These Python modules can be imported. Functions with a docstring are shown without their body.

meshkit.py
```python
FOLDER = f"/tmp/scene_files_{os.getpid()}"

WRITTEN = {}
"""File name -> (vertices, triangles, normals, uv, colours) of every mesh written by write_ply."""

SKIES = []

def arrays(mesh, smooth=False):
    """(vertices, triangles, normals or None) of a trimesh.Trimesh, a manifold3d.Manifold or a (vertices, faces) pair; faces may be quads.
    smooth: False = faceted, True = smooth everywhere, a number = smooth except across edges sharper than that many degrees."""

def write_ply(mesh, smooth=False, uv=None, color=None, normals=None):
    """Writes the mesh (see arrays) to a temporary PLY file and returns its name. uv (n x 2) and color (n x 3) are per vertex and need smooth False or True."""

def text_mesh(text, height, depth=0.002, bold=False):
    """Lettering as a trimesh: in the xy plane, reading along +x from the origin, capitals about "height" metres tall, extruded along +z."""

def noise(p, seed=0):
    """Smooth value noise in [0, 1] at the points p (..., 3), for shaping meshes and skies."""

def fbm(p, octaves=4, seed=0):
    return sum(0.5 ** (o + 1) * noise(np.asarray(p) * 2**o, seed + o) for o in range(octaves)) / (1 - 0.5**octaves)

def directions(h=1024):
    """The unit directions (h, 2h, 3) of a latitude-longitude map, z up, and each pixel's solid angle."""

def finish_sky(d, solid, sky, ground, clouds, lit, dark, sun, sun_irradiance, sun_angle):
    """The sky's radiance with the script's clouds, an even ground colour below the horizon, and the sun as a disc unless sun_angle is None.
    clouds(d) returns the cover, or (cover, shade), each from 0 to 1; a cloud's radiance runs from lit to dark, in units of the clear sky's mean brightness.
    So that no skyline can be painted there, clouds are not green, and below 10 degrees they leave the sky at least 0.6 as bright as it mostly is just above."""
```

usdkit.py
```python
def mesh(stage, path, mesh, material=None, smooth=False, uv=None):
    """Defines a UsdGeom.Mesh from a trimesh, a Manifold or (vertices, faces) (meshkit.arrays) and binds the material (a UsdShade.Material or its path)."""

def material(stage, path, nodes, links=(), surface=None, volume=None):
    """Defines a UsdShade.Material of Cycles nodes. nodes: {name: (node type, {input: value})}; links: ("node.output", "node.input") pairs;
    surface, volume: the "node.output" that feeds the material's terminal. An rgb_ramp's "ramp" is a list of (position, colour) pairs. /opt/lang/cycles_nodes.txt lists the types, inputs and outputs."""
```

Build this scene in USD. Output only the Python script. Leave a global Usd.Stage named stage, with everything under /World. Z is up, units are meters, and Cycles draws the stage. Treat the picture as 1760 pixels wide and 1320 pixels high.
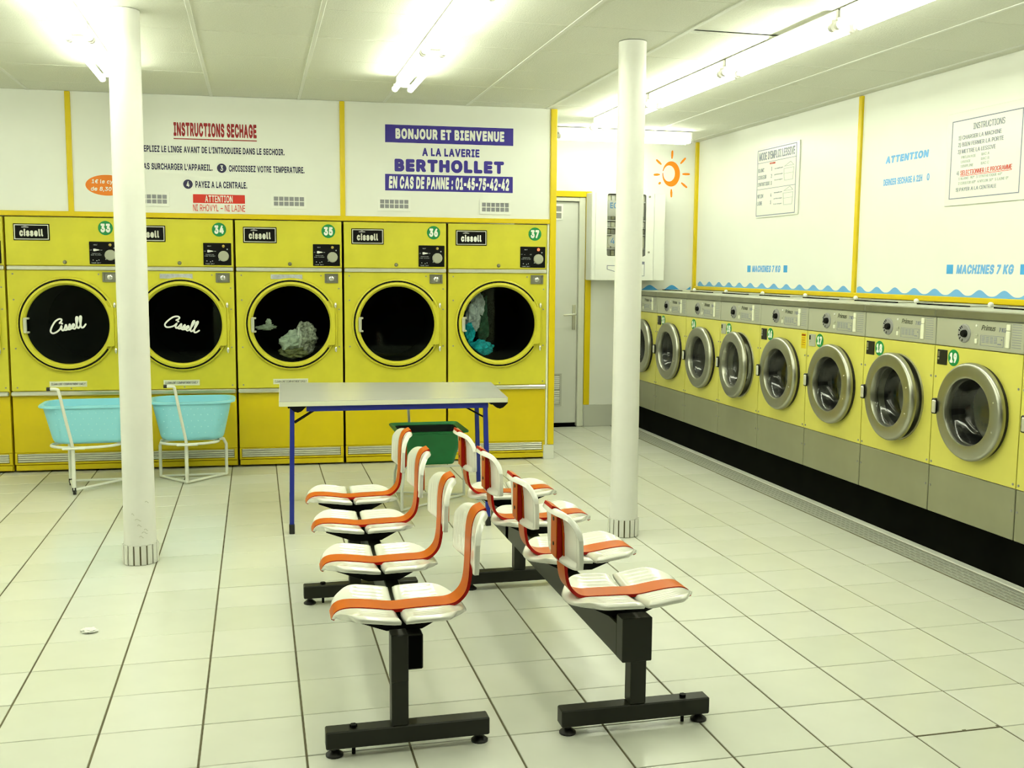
import math, random
import numpy as np, trimesh, manifold3d as m3
import shapely
from shapely.geometry import Polygon, LineString, Point, box as sbox
from shapely.ops import unary_union
import meshkit, usdkit
from pxr import Usd, UsdGeom, UsdLux, Gf, Sdf

random.seed(7)
rng = np.random.default_rng(7)
stage = Usd.Stage.CreateInMemory()
UsdGeom.SetStageUpAxis(stage, UsdGeom.Tokens.z)
UsdGeom.SetStageMetersPerUnit(stage, 1.0)
UsdGeom.Xform.Define(stage, '/World')
UsdGeom.Scope.Define(stage, '/World/Looks')

# ------------------------------------------------------------------ camera, exposure, light
YAW, PITCH, ROLL, CAMZ = math.radians(13.834), math.radians(6.28), math.radians(0.436), 1.5358
FPX = 1786.32
EXPOSURE = 0.54
TUBE_STRENGTH = 17.0
TUBE_COLOR = (0.95, 1.0, 0.79)
cy, sy, cp, sp, cr, sr = math.cos(YAW), math.sin(YAW), math.cos(PITCH), math.sin(PITCH), math.cos(ROLL), math.sin(ROLL)
fwd = np.array([sy * cp, cy * cp, -sp]); rt0 = np.array([cy, -sy, 0.0]); up0 = np.cross(rt0, fwd)
right, up = cr * rt0 + sr * up0, -sr * rt0 + cr * up0
cam = UsdGeom.Camera.Define(stage, '/World/camera')
cam.AddTransformOp().Set(Gf.Matrix4d(*right, 0, *up, 0, *(-fwd), 0, 0, 0, CAMZ, 1))
cam.CreateHorizontalApertureAttr(36.0); cam.CreateVerticalApertureAttr(27.0)
cam.CreateFocalLengthAttr(36.0 * FPX / 1760)
cam.CreateClippingRangeAttr(Gf.Vec2f(0.05, 100))
cam.CreateExposureAttr(EXPOSURE)
# (the light of the place: the fluorescent tubes, built as lamps further down; night outside, so no sky)

def project(p):
    d = np.asarray(p, float) - [0, 0, CAMZ]
    z = d @ fwd
    return 880 + FPX * (d @ right) / z, 660 - FPX * (d @ up) / z, z

# ------------------------------------------------------------------ helpers
def lin(r, g, b):
    return tuple(((c / 255) / 12.92 if c <= 10 else ((c / 255 + .055) / 1.055) ** 2.4) for c in (r, g, b))

def mat(name, col, rough=.5, metal=0., spec=.5, var=0., vscale=8., bump=0., bscale=60., coat=0.):
    nodes = {'p': ('principled_bsdf', {'base_color': col, 'roughness': rough, 'metallic': metal, 'specular_ior_level': spec, 'coat_weight': coat})}
    links = []
    if var or bump:
        nodes['t'] = ('texture_coordinate', {})
    if var:
        nodes['n'] = ('noise_texture', {'scale': vscale, 'detail': 4.0, 'roughness': .6})
        nodes['r'] = ('rgb_ramp', {'ramp': [(.3, tuple(c * (1 - var) for c in col)), (.7, tuple(min(1, c * (1 + var * .6)) for c in col))]})
        links += [('t.object', 'n.vector'), ('n.fac', 'r.fac'), ('r.color', 'p.base_color')]
    if bump:
        nodes['bn'] = ('noise_texture', {'scale': bscale, 'detail': 3.0})
        nodes['b'] = ('bump', {'strength': bump, 'distance': .01})
        links += [('t.object', 'bn.vector'), ('bn.fac', 'b.height'), ('b.normal', 'p.normal')]
    return usdkit.material(stage, '/World/Looks/' + name, nodes, links, surface='p.BSDF')

M = {}
M['wall'] = mat('wall_white', (.85, .86, .81), .35, var=.015, vscale=3)
M['ceiling'] = mat('ceiling_panel', (.70, .71, .63), .85, spec=.2, var=.05, vscale=90, bump=.25, bscale=120)
M['tbar'] = mat('ceiling_bar', (.72, .73, .68), .5)
M['gap'] = mat('ceiling_void', (.10, .10, .08), .9)
M['tile'] = [mat('floor_tile_%d' % k, c, .22, var=.025, vscale=5, spec=.55) for k, c in enumerate([(.70, .71, .63), (.68, .695, .61), (.715, .725, .655)])]
M['grout'] = mat('grout', (.13, .115, .06), .9, var=.3, vscale=3)
M['column'] = mat('column_paint', (.80, .80, .75), .4, var=.03, vscale=6, bump=.08, bscale=25)
M['coltile'] = mat('column_tile', (.74, .74, .68), .25)
M['trim'] = mat('yellow_trim', lin(228, 200, 2), .32, var=.04, vscale=6)
M['yel'] = mat('dryer_yellow', lin(216, 208, 58), .33, var=.07, vscale=5)
M['yel2'] = mat('dryer_lower_yellow', lin(220, 196, 4), .33, var=.05, vscale=5)
M['yelwash'] = mat('washer_yellow', lin(214, 208, 98), .3, var=.05, vscale=4)
M['black'] = mat('black_enamel', (.003, .003, .003), .5, spec=.15)
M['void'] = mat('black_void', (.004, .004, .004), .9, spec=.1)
M['plinth'] = mat('plinth_black', (.0022, .0026, .0014), .85, spec=.06, var=.8, vscale=6)
M['rubber'] = mat('rubber', (.010, .009, .009), .5)
M['steel'] = mat('steel', (.42, .42, .35), .33, 1.0, var=.06, vscale=9)
M['drum'] = mat('drum_steel', (.55, .56, .50), .42, .5)
M['chrome'] = mat('chrome', (.88, .88, .82), .22, .85)
M['greypanel'] = mat('grey_panel', (.30, .30, .195), .38, .3, var=.06, vscale=5)
M['fascia'] = mat('fascia_grey', (.46, .47, .37), .35, .2, var=.03, vscale=5)
M['lip'] = mat('top_lip_grey', (.30, .30, .22), .3, .7, var=.12, vscale=5)
M['alu'] = mat('aluminium', (.76, .76, .66), .33, .55, var=.08, vscale=12)
M['white'] = mat('white_print', (.86, .87, .82), .4)
M['cream'] = mat('cream_plastic', (.78, .79, .62), .4)
M['green'] = mat('green_sticker', lin(10, 138, 70), .4)
M['blueink'] = mat('blue_ink', lin(52, 38, 150), .45)
M['navy'] = mat('navy_ink', lin(40, 36, 78), .5)
M['redink'] = mat('dark_red_ink', lin(158, 16, 26), .5)
M['red'] = mat('red_ink', lin(214, 44, 24), .5)
M['orange'] = mat('orange_sticker', lin(240, 130, 20), .45)
M['sun'] = mat('sun_orange', lin(246, 142, 0), .5)
M['skyblue'] = mat('sky_blue_print', lin(112, 178, 238), .5)
M['skyblue2'] = mat('sky_blue_square', lin(70, 166, 232), .5)
M['greyink'] = mat('grey_blue_ink', lin(132, 136, 158), .5)
M['paleink'] = mat('pale_grey_ink', lin(180, 186, 186), .5)
M['board'] = mat('board_white', (.82, .84, .78), .28)
M['plasticw'] = mat('white_seat_plastic', (.80, .80, .73), .16, spec=.6, coat=.4)
M['strap'] = mat('orange_strap', lin(200, 96, 0), .34, spec=.15)
M['strapshade'] = mat('shaded_strap_edge', lin(172, 14, 2), .4, spec=.2)  # shade on the orange strap's sides, painted as deep red
M['frame'] = mat('olive_black_frame', (.0115, .012, .0062), .4, spec=.35)
M['tabletop'] = mat('table_laminate', (.56, .56, .51), .22, var=.02, vscale=5)
M['bluesteel'] = mat('blue_frame', lin(30, 46, 150), .35)
M['cyan'] = mat('cyan_plastic', lin(148, 220, 238), .35)
M['cyanlight'] = mat('cyan_hole_light', lin(166, 226, 240), .5)
M['whitetube'] = mat('white_tube', (.78, .79, .70), .35)
M['greenbin'] = mat('green_bin', lin(16, 128, 66), .45, var=.1, vscale=14)
M['grate'] = mat('grate_grey', (.40, .41, .35), .5, .3)
M['grille'] = mat('grille_grey', (.28, .28, .27), .6)
M['doorw'] = mat('door_white', (.72, .73, .67), .4, var=.02, vscale=4)
M['lamp'] = mat('batten_white', (.72, .71, .66), .4)
M['cloth1'] = mat('towel_grey_green', (.72, .80, .70), .95, spec=.1, var=.25, vscale=30, bump=.15, bscale=80)
M['cloth2'] = mat('patterned_cloth', (.55, .56, .48), .95, spec=.1, var=.85, vscale=55, bump=.15, bscale=60)
M['cloth3'] = mat('teal_cloth', lin(40, 190, 215), .95, spec=.1, var=.6, vscale=28, bump=.15, bscale=50)
M['cloth4'] = mat('lilac_cloth', (.60, .64, .70), .95, spec=.1, var=.5, vscale=16, bump=.15, bscale=50)
M['cloth5'] = mat('olive_cloth', (.30, .31, .15), .95, spec=.1, var=.6, vscale=40)
M['cloth6'] = mat('dark_green_cloth', (.03, .10, .06), .95, spec=.1, var=.6, vscale=20)
M['redlamp'] = usdkit.material(stage, '/World/Looks/red_pilot', {'p': ('principled_bsdf', {'base_color': (.8, .1, .05), 'emission_color': (1, .12, .04), 'emission_strength': 1.5})}, [], surface='p.BSDF')
M['amber'] = mat('amber_lens', lin(190, 170, 80), .3)
M['tube'] = usdkit.material(stage, '/World/Looks/lit_tube', {'e': ('emission', {'color': TUBE_COLOR, 'strength': TUBE_STRENGTH})}, [], surface='e.emission')
M['glass'] = usdkit.material(stage, '/World/Looks/door_glass', {
    'f': ('fresnel', {'IOR': 1.5}), 't': ('transparent_bsdf', {'color': (.93, .95, .92)}), 'g': ('glossy_bsdf', {'color': (1, 1, 1), 'roughness': .02}), 'm': ('mix_closure', {})},
    [('f.fac', 'm.fac'), ('t.BSDF', 'm.closure1'), ('g.BSDF', 'm.closure2')], surface='m.closure')
M['smoked'] = usdkit.material(stage, '/World/Looks/smoked_glass', {
    'f': ('fresnel', {'IOR': 1.24}), 't': ('transparent_bsdf', {'color': (.90, .93, .90)}), 'g': ('glossy_bsdf', {'color': (.7, .8, .7), 'roughness': .03}), 'm': ('mix_closure', {})},
    [('f.fac', 'm.fac'), ('t.BSDF', 'm.closure1'), ('g.BSDF', 'm.closure2')], surface='m.closure')

taken = {}
def fresh(parent, name):
    k = (str(parent), name)
    n = taken.get(k, -1) + 1
    taken[k] = n
    return f'{parent}/{name}' if n == 0 else f'{parent}/{name}_{n:03d}'

def meta(p, label=None, cat=None, group=None, kind=None):
    for k, v in (('label', label), ('category', cat), ('group', group), ('kind', kind)):
        if v: p.SetCustomDataByKey(k, v)

def thing(name, label=None, cat=None, loc=(0, 0, 0), rotz=0., group=None, kind=None, parent='/World'):
    x = UsdGeom.Xform.Define(stage, fresh(parent, name))
    x.AddTranslateOp().Set(Gf.Vec3d(*map(float, loc)))
    if rotz: x.AddRotateZOp().Set(float(rotz))
    meta(x.GetPrim(), label, cat, group, kind)
    return str(x.GetPath())

def part(parent, name, mesh, m, smooth=30, label=None, kind=None, loc=None, cat=None, group=None):
    if isinstance(mesh, list): mesh = trimesh.util.concatenate(mesh)
    p = usdkit.mesh(stage, fresh(parent, name), mesh, m if not isinstance(m, str) else M[m], smooth=smooth)
    if loc is not None: p.AddTranslateOp().Set(Gf.Vec3d(*map(float, loc)))
    meta(p.GetPrim(), label, cat, group, kind)
    return p

def box(x0, x1, y0, y1, z0, z1):
    m = trimesh.creation.box([abs(x1 - x0), abs(y1 - y0), abs(z1 - z0)])
    m.apply_translation([(x0 + x1) / 2, (y0 + y1) / 2, (z0 + z1) / 2])
    return m

def rbox(x0, x1, y0, y1, z0, z1, r=.004):
    a, b = np.array([min(x0, x1), min(y0, y1), min(z0, z1)]), np.array([max(x0, x1), max(y0, y1), max(z0, z1)])
    r = min(r, .45 * (b - a).min())
    pts = []
    for sx in (0, 1):
        for s_y in (0, 1):
            for sz in (0, 1):
                c = np.where([sx, s_y, sz], b, a); d = np.where([sx, s_y, sz], -r, r)
                for k in range(3):
                    q = c + d; q[k] = c[k]; pts.append(q)
    return trimesh.convex.convex_hull(np.array(pts))

def cyl(p0, p1, r, n=20):
    return trimesh.creation.cylinder(radius=r, segment=[p0, p1], sections=n)

def tube(pts, r, n=10):
    pts = np.asarray(pts, float)
    parts = []
    T = np.gradient(pts, axis=0); T /= np.linalg.norm(T, axis=1)[:, None]
    u = np.cross(T[0], [0.13, .31, 1.0]); u /= np.linalg.norm(u)
    rings = []
    for p, t in zip(pts, T):
        u = u - t * (u @ t); u /= np.linalg.norm(u); w = np.cross(t, u)
        a = np.arange(n) * 2 * np.pi / n
        rings.append(p + r * (np.cos(a)[:, None] * u + np.sin(a)[:, None] * w))
    v = np.vstack(rings + [pts[:1], pts[-1:]])
    f = []
    k = len(pts)
    for i in range(k - 1):
        for j in range(n):
            a, b, c, d = i * n + j, i * n + (j + 1) % n, (i + 1) * n + (j + 1) % n, (i + 1) * n + j
            f += [[a, b, c], [a, c, d]]
    for j in range(n):
        f += [[k * n, (j + 1) % n, j], [k * n + 1, (k - 1) * n + j, (k - 1) * n + (j + 1) % n]]
    m = trimesh.Trimesh(v, f, process=False)
    if m.volume < 0: m.invert()
    return m

def smoothpath(pts, per=6):
    """Catmull-Rom through the points."""
    P = np.asarray(pts, float); P = np.vstack([2 * P[0] - P[1], P, 2 * P[-1] - P[-2]])
    out = []
    for i in range(1, len(P) - 2):
        for t in np.linspace(0, 1, per, endpoint=False):
            a, b, c, d = P[i - 1:i + 3]
            out.append(.5 * (2 * b + (c - a) * t + (2 * a - 5 * b + 4 * c - d) * t * t + (3 * b - a - 3 * c + d) * t ** 3))
    out.append(P[-2])
    return np.array(out)

def lathe(profile, n=64):
    """Profile (radius, height towards the viewer) turned about the -y axis."""
    pr = np.asarray(profile, float); k = len(pr)
    a = np.arange(n) * 2 * np.pi / n
    v = np.stack([np.outer(pr[:, 0], np.cos(a)), np.repeat(-pr[:, 1:2], n, 1), np.outer(pr[:, 0], np.sin(a))], -1).reshape(-1, 3)
    f = []
    for i in range(k - 1):
        for j in range(n):
            a0, b0, c0, d0 = i * n + j, i * n + (j + 1) % n, (i + 1) * n + (j + 1) % n, (i + 1) * n + j
            f += [[a0, b0, c0], [a0, c0, d0]]
    m = trimesh.Trimesh(v, f, process=False)
    m.merge_vertices()
    return m

def lathe_out(profile, n=64):
    """As lathe; profile runs from the inside edge over the front to the outside edge, so faces look outwards."""
    m = lathe(profile, n)
    pr = np.asarray(profile, float)
    # orientation: the face between the two most forward points must look to -y
    i = int(np.argmax(pr[:, 1])); nrm = m.face_normals
    j = np.argmin(m.triangles_center[:, 1])
    if nrm[j, 1] > 0: m.invert()
    return m

def extrude(poly, d):
    """Shapely shape in (x, z), made d thick towards the viewer (-y)."""
    gs = [g for g in getattr(poly, 'geoms', [poly]) if g.area > 1e-9]
    m = trimesh.util.concatenate([trimesh.creation.extrude_polygon(g, d, engine='earcut') for g in gs])
    m.apply_transform([[1, 0, 0, 0], [0, 0, -1, 0], [0, 1, 0, 0], [0, 0, 0, 1]])
    return m

def rrect(x0, x1, z0, z1, r):
    return sbox(x0 + r, z0 + r, x1 - r, z1 - r).buffer(r, 6)

_glyphs, GAP = {}, .15
def text_shape(t, weight=0.):
    k = (t, weight)
    if k not in _glyphs:
        x, out = 0., []
        for ch in t:
            if ch == ' ': x += .46; continue
            kc = (ch, weight, 1)
            if kc not in _glyphs:
                m = meshkit.text_mesh(ch, 1.0, depth=.01)
                v, f = m.vertices, m.faces
                low = f[(v[f][:, :, 2] < .005).all(1)]
                g = unary_union([Polygon(v[t3][:, :2]).buffer(.002, 1) for t3 in low])
                if weight: g = g.buffer(weight, 2)
                _glyphs[kc] = g.simplify(.008)
            g = _glyphs[kc]; b = g.bounds
            out.append(shapely.affinity.translate(g, x - b[0], 0)); x += b[2] - b[0] + GAP
        _glyphs[k] = unary_union(out)
    return _glyphs[k]

def text(t, x0, x1, z0, z1, y=0., weight=0., slant=0., d=.0015):
    """Lettering filling the box x0..x1, z0..z1 on the plane y, looking to -y."""
    s = text_shape(t, weight)
    if slant: s = shapely.affinity.skew(s, xs=math.degrees(math.atan(slant)), origin=(0, 0))
    a, b, c, e = s.bounds
    s = shapely.affinity.affine_transform(s, [(x1 - x0) / (c - a), 0, 0, (z1 - z0) / (e - b), x0 - a * (x1 - x0) / (c - a), z0 - b * (z1 - z0) / (e - b)])
    m = extrude(s, d)
    m.apply_translation([0, y, 0])
    return m
import shapely.affinity

def slab(poly, y=0., d=.0012):
    m = extrude(poly, d); m.apply_translation([0, y, 0]); return m

def dot(x, z, r, y=0., d=.003, n=14):
    m = cyl([x, y, z], [x, y - d, z], r, n); return m

def drill(body, holes):
    a = m3.Manifold(m3.Mesh(np.asarray(body.vertices, np.float32), np.asarray(body.faces, np.uint32)))
    for h in holes:
        a = a - m3.Manifold(m3.Mesh(np.asarray(h.vertices, np.float32), np.asarray(h.faces, np.uint32)))
    m = a.to_mesh()
    return trimesh.Trimesh(m.vert_properties[:, :3], m.tri_verts, process=False)

# ------------------------------------------------------------------ the room
H = 2.80
XL, XR, YF, YB = -3.6, 4.27, -1.6, 9.72
DANG = -3.0                                   # the dryer wall stands 3 degrees off the rest
DY = 8.18
def dloc(x, y=DY, z=0):                      # dryer frame -> world
    c, s = math.cos(math.radians(DANG)), math.sin(math.radians(DANG))
    return (c * x - s * y, s * x + c * y, z)

fl = thing('floor', 'floor of square glossy cream tiles with dark joints', kind='structure')
part(fl, 'screed', box(XL, XR, YF, YB, -.1, -.003), 'grout')
TX, TY = .33, .30994
tiles = []
for i in range(-8, 14):
    for j in range(-16, 22):
        x0, y0 = (i - 3.6093) * TX, 3.2056 + j * TY
        x1, y1 = x0 + TX, y0 + TY
        if i == 13: x1 = min(x1, 3.40)
        x1 = min(x1, 3.405)
        if x0 >= 3.39 or y1 <= YF or y0 >= YB or x1 <= XL: continue
        x0, y0, y1 = max(x0, XL), max(y0, YF), min(y1, YB)
        if y0 > 8.45 and x1 < 2.2: continue
        if x1 - x0 < .04 or y1 - y0 < .04: continue
        u, v, z = project(((x0 + x1) / 2, (y0 + y1) / 2, 0))
        vis = z > .3 and -90 < u < 1850 and v < 1400
        tiles.append((0 if vis else 1, z if vis else 99 + abs(i) + abs(j), x0, x1, y0, y1))
tiles.sort()
rest = []
_tile = rbox(-TX / 2 + .0035, TX / 2 - .0035, -TY / 2 + .002, TY / 2 - .002, -.02, 0, .0015)
for k, (vis, z, x0, x1, y0, y1) in enumerate(tiles):
    full = abs(x1 - x0 - TX) < 1e-6 and abs(y1 - y0 - TY) < 1e-6
    m = _tile if full else rbox(-(x1 - x0) / 2 + .0035, (x1 - x0) / 2 - .0035, -(y1 - y0) / 2 + .002, (y1 - y0) / 2 - .002, -.02, 0, .0015)
    c = ((x0 + x1) / 2, (y0 + y1) / 2, (rng.random() - .5) * .0012)
    if vis == 0 and k < 290:
        part(fl, 'tile', m, M['tile'][int(rng.integers(3))], smooth=False, loc=c)
    else:
        b = m.copy(); b.apply_translation(c); rest.append(b)
part(fl, 'tile_field', rest, M['tile'][1], smooth=False, kind='stuff', label='remaining cream floor tiles')
part(fl, 'drain_channel', box(3.412, 3.575, YF, YB, -.02, -.0025), mat('drain_base', (.22, .22, .18), .8))  # channel floor, a darker grey than the grate bars
g = [rbox(3.412 + k * .033, 3.412 + k * .033 + .024, YF, YB, -.012, -.001, .002) for k in range(5)]
g += [box(3.412, 3.570, y, y + .012, -.012, -.0016) for y in np.arange(2.6, YB, .05)]
part(fl, 'drain_grate', g, 'grate', smooth=False, label='long grey slotted drain grate in front of the washing machines')
part(fl, 'chipped_joint', [box(2.108, 2.44, 2.8915, 2.899, -.003, .0006), box(2.29, 2.305, 2.899, 2.904, -.003, .0005), box(2.425, 2.437, 2.899, 2.909, -.003, .0005)], 'grout', smooth=False, label='dark chipped tile joint at lower right')
part(fl, 'kerb_strip', rbox(3.580, 3.632, YF, YB, -.02, .004, .002), M['tile'][0])

ce = thing('ceiling', 'suspended ceiling of square pale mineral fibre panels', kind='structure')
part(ce, 'ceiling_slab', box(XL, XR, YF, YB, H + .035, H + .1), 'gap')
CX0, CY0, CP = -.295, 5.345, .6375
xs = [CX0 + k * CP for k in range(-6, 9)]
ys = [CY0 + k * CP for k in range(-12, 8)]
cm = []
for i in range(len(xs) - 1):
    for j in range(len(ys) - 1):
        x0, x1, y0, y1 = max(xs[i], XL), min(xs[i + 1], XR), max(ys[j], YF), min(ys[j + 1], YB)
        if x1 - x0 < .03 or y1 - y0 < .03: continue
        dz = .02 if (2.2 < (x0 + x1) / 2 < 2.9 and 4.6 < (y0 + y1) / 2 < 5.2) else (rng.random() - .5) * .002
        m = rbox(x0 + .003, x1 - .003, y0 + .002, y1 - .002, H + dz, H + dz + .018, .003)
        if y1 > 3.6 and not (x1 < -2.9):
            part(ce, 'ceiling_panel', m, 'ceiling', smooth=False)
        else: cm.append(m)
part(ce, 'ceiling_panel_field', cm, 'ceiling', smooth=False, kind='stuff')
for x in xs:
    if XL < x < XR: part(ce, 'ceiling_bar', rbox(x - .012, x + .012, YF, YB, H - .004, H + .01, .002), 'tbar', smooth=False)

def struct(name, mesh, m, label=None, smooth=30):
    return part('/World', name, mesh, m, smooth=smooth, label=label, kind='structure')
struct('wall_right', box(XR, XR + .15, YF, YB + .15, 0, H + .1), 'wall', 'white laminated wall above the washing machines')
struct('wall_left', box(XL - .15, XL, YF, YB + .15, 0, H + .1), 'wall', 'white wall to the left of the room')
# back wall with a doorway
DX0, DX1, DZ = 2.27, 3.117, 2.236
struct('wall_back', drill(box(XL, XR, YB, YB + .15, 0, H + .1), [box(DX0, DX1, YB - .05, YB + .2, -.05, DZ)]), 'wall', 'white wall in the rear recess with door and dispenser')
# street front: a shop window with the night behind it
W0, W1, WZ0, WZ1 = -3.4, 4.1, .12, 2.66
wf = thing('wall_front', 'white street wall of the room behind the camera', kind='structure')
part(wf, 'wall_surface', drill(box(XL, XR, YF - .15, YF, 0, H + .1), [box(W0, W1, YF - .3, YF + .1, WZ0, WZ1)]), 'wall')
w1 = thing('window_1', 'dark shop window at night', kind='structure')
part(w1, 'pane', box(W0, W1, YF - .1, YF - .09, WZ0, WZ1), mat('night_glass', (.004, .005, .006), .05))
for x in (W0, (W0 + W1) / 2, W1 - .05): part(w1, 'window_frame', rbox(x, x + .05, YF - .12, YF - .05, WZ0, WZ1), 'alu')

# partition over and behind the dryers (in its own turned frame)
P = thing('wall_center', 'white panelled partition wall above the tumble dryers', loc=dloc(0), rotz=DANG, kind='structure')
PX0, PX1 = -3.35, 1.91
edges = [PX0, -1.73, .233, 1.86]
for a, b in zip(edges[:-1], edges[1:]):
    part(P, 'wall_panel', rbox(a + .002, b - .002, 0, .05, 1.925, H, .003), 'wall', smooth=False)
part(P, 'wall_core', [box(PX0, PX1, .055, .15, 1.93, H + .05), box(1.845, PX1 - .002, .055, 1.40, 0, H + .05), box(1.845, PX1 - .002, .003, .06, 0, H)], 'wall')
part(P, 'base_block', rbox(1.828, 1.915, -.012, .10, 0, .118, .003), M['doorw'], label='pale grey skirting block under the yellow corner post')
def trim(n, mesh, label, frame=None):
    t = thing(n, label, loc=dloc(0) if frame == 'd' else (0, 0, 0), rotz=DANG if frame == 'd' else 0, kind='structure')
    part(t, 'moulding', mesh, 'trim', smooth=False)
trim('trim_1', rbox(-1.75, -1.712, -.014, .01, 1.93, H - .004), 'yellow batten on the partition between the two left panels', 'd')
trim('trim_2', rbox(.214, .252, -.014, .01, 1.93, H - .004), 'yellow batten on the partition left of the welcome lettering', 'd')
trim('trim_3', rbox(1.862, 1.912, -.016, .01, .12, H - .004), 'yellow corner post at the end of the dryer row', 'd')
trim('trim_4', rbox(PX0, 1.862, -.014, .01, 1.899, 1.936), 'yellow rail along the top of the dryers', 'd')
struct_strip = thing('trim_5', 'narrow cream strip between the last dryer and the yellow post', loc=dloc(0), rotz=DANG, kind='structure')
part(struct_strip, 'moulding', rbox(1.842, 1.858, -.010, .01, .12, 1.89, .003), 'cream')
trim('trim_6', rbox(XR - .02, XR + .01, 6.82, 6.86, 1.375, H - .004), 'yellow batten on the right wall between its panels')
trim('trim_7', rbox(XR - .030, XR + .005, YB - .030, YB + .005, 1.34, H - .004), 'yellow batten in the rear right corner of the room')
trim('trim_8', rbox(XR - .022, XR + .01, 2.2, YB - .031, 1.351, 1.387), 'yellow rail on the right wall just above the washing machines')
trim('trim_9', [rbox(DX1, DX1 + .058, YB - .018, YB + .005, .215, DZ + .055), rbox(2.20, DX1 - .001, YB - .018, YB + .005, DZ, DZ + .055)], 'yellow architrave around the rear door')
struct('baseboard_back', rbox(DX1 + .004, XR, YB - .018, YB + .005, 0, .215, .003), mat('skirting_grey', (.56, .57, .50), .5), 'pale grey skirting panel under the dispenser')

d1 = thing('door_1', 'white rear door with vent grilles and lever handle', loc=(0, YB, 0), kind='structure')
part(d1, 'door_leaf', rbox(DX0 + .005, 3.052, .03, .07, .035, 2.19, .004), 'doorw')
part(d1, 'door_frame', [rbox(3.054, DX1 - .002, -.004, .12, 0, DZ - .003), rbox(DX0, 3.054, .0, .12, 2.195, DZ - .003)], mat('door_frame_cream', (.74, .75, .64), .4))
part(d1, 'threshold_gap', box(DX0, 3.05, .05, .09, .0, .034), 'void')
part(d1, 'back_plate', rbox(3.0, 3.035, .020, .032, .955, 1.20, .004), 'chrome')
part(d1, 'lever', [cyl([3.018, .022, 1.105], [3.018, -.03, 1.105], .010, 12), cyl([3.018, -.028, 1.105], [2.90, -.028, 1.10], .009, 12)], 'chrome')
gv = thing('vent_grille', parent=d1)
part(gv, 'grille_frame', extrude(sbox(2.62, 2.015, 2.895, 2.165).difference(unary_union([sbox(2.64 + .062 * k, z, 2.64 + .062 * k + .052, z + .052) for k in range(4) for z in (2.03, 2.096)])), .006).apply_translation([0, .029, 0]), 'white', smooth=False)
part(gv, 'grille_mesh', box(2.625, 2.89, .026, .0295, 2.02, 2.16), 'grille')
lv = thing('louvre_vent', parent=d1)
part(lv, 'louvre_frame', extrude(sbox(2.55, .205, 2.90, .525).difference(unary_union([sbox(2.57, .225, 2.88, .36), sbox(2.57, .37, 2.88, .505)])), .012).apply_translation([0, .03, 0]), mat('louvre_frame', (.52, .53, .47), .5), smooth=False)
for z in list(np.arange(.23, .355, .0185)) + list(np.arange(.375, .50, .0185)):
    s = rbox(2.57, 2.88, -.008, .004, -.0015, .0015, .001); s.apply_transform(trimesh.transformations.rotation_matrix(.9, [1, 0, 0])); s.apply_translation([0, .022, z + .008])
    part(lv, 'slat', s, 'white', smooth=False)

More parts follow.
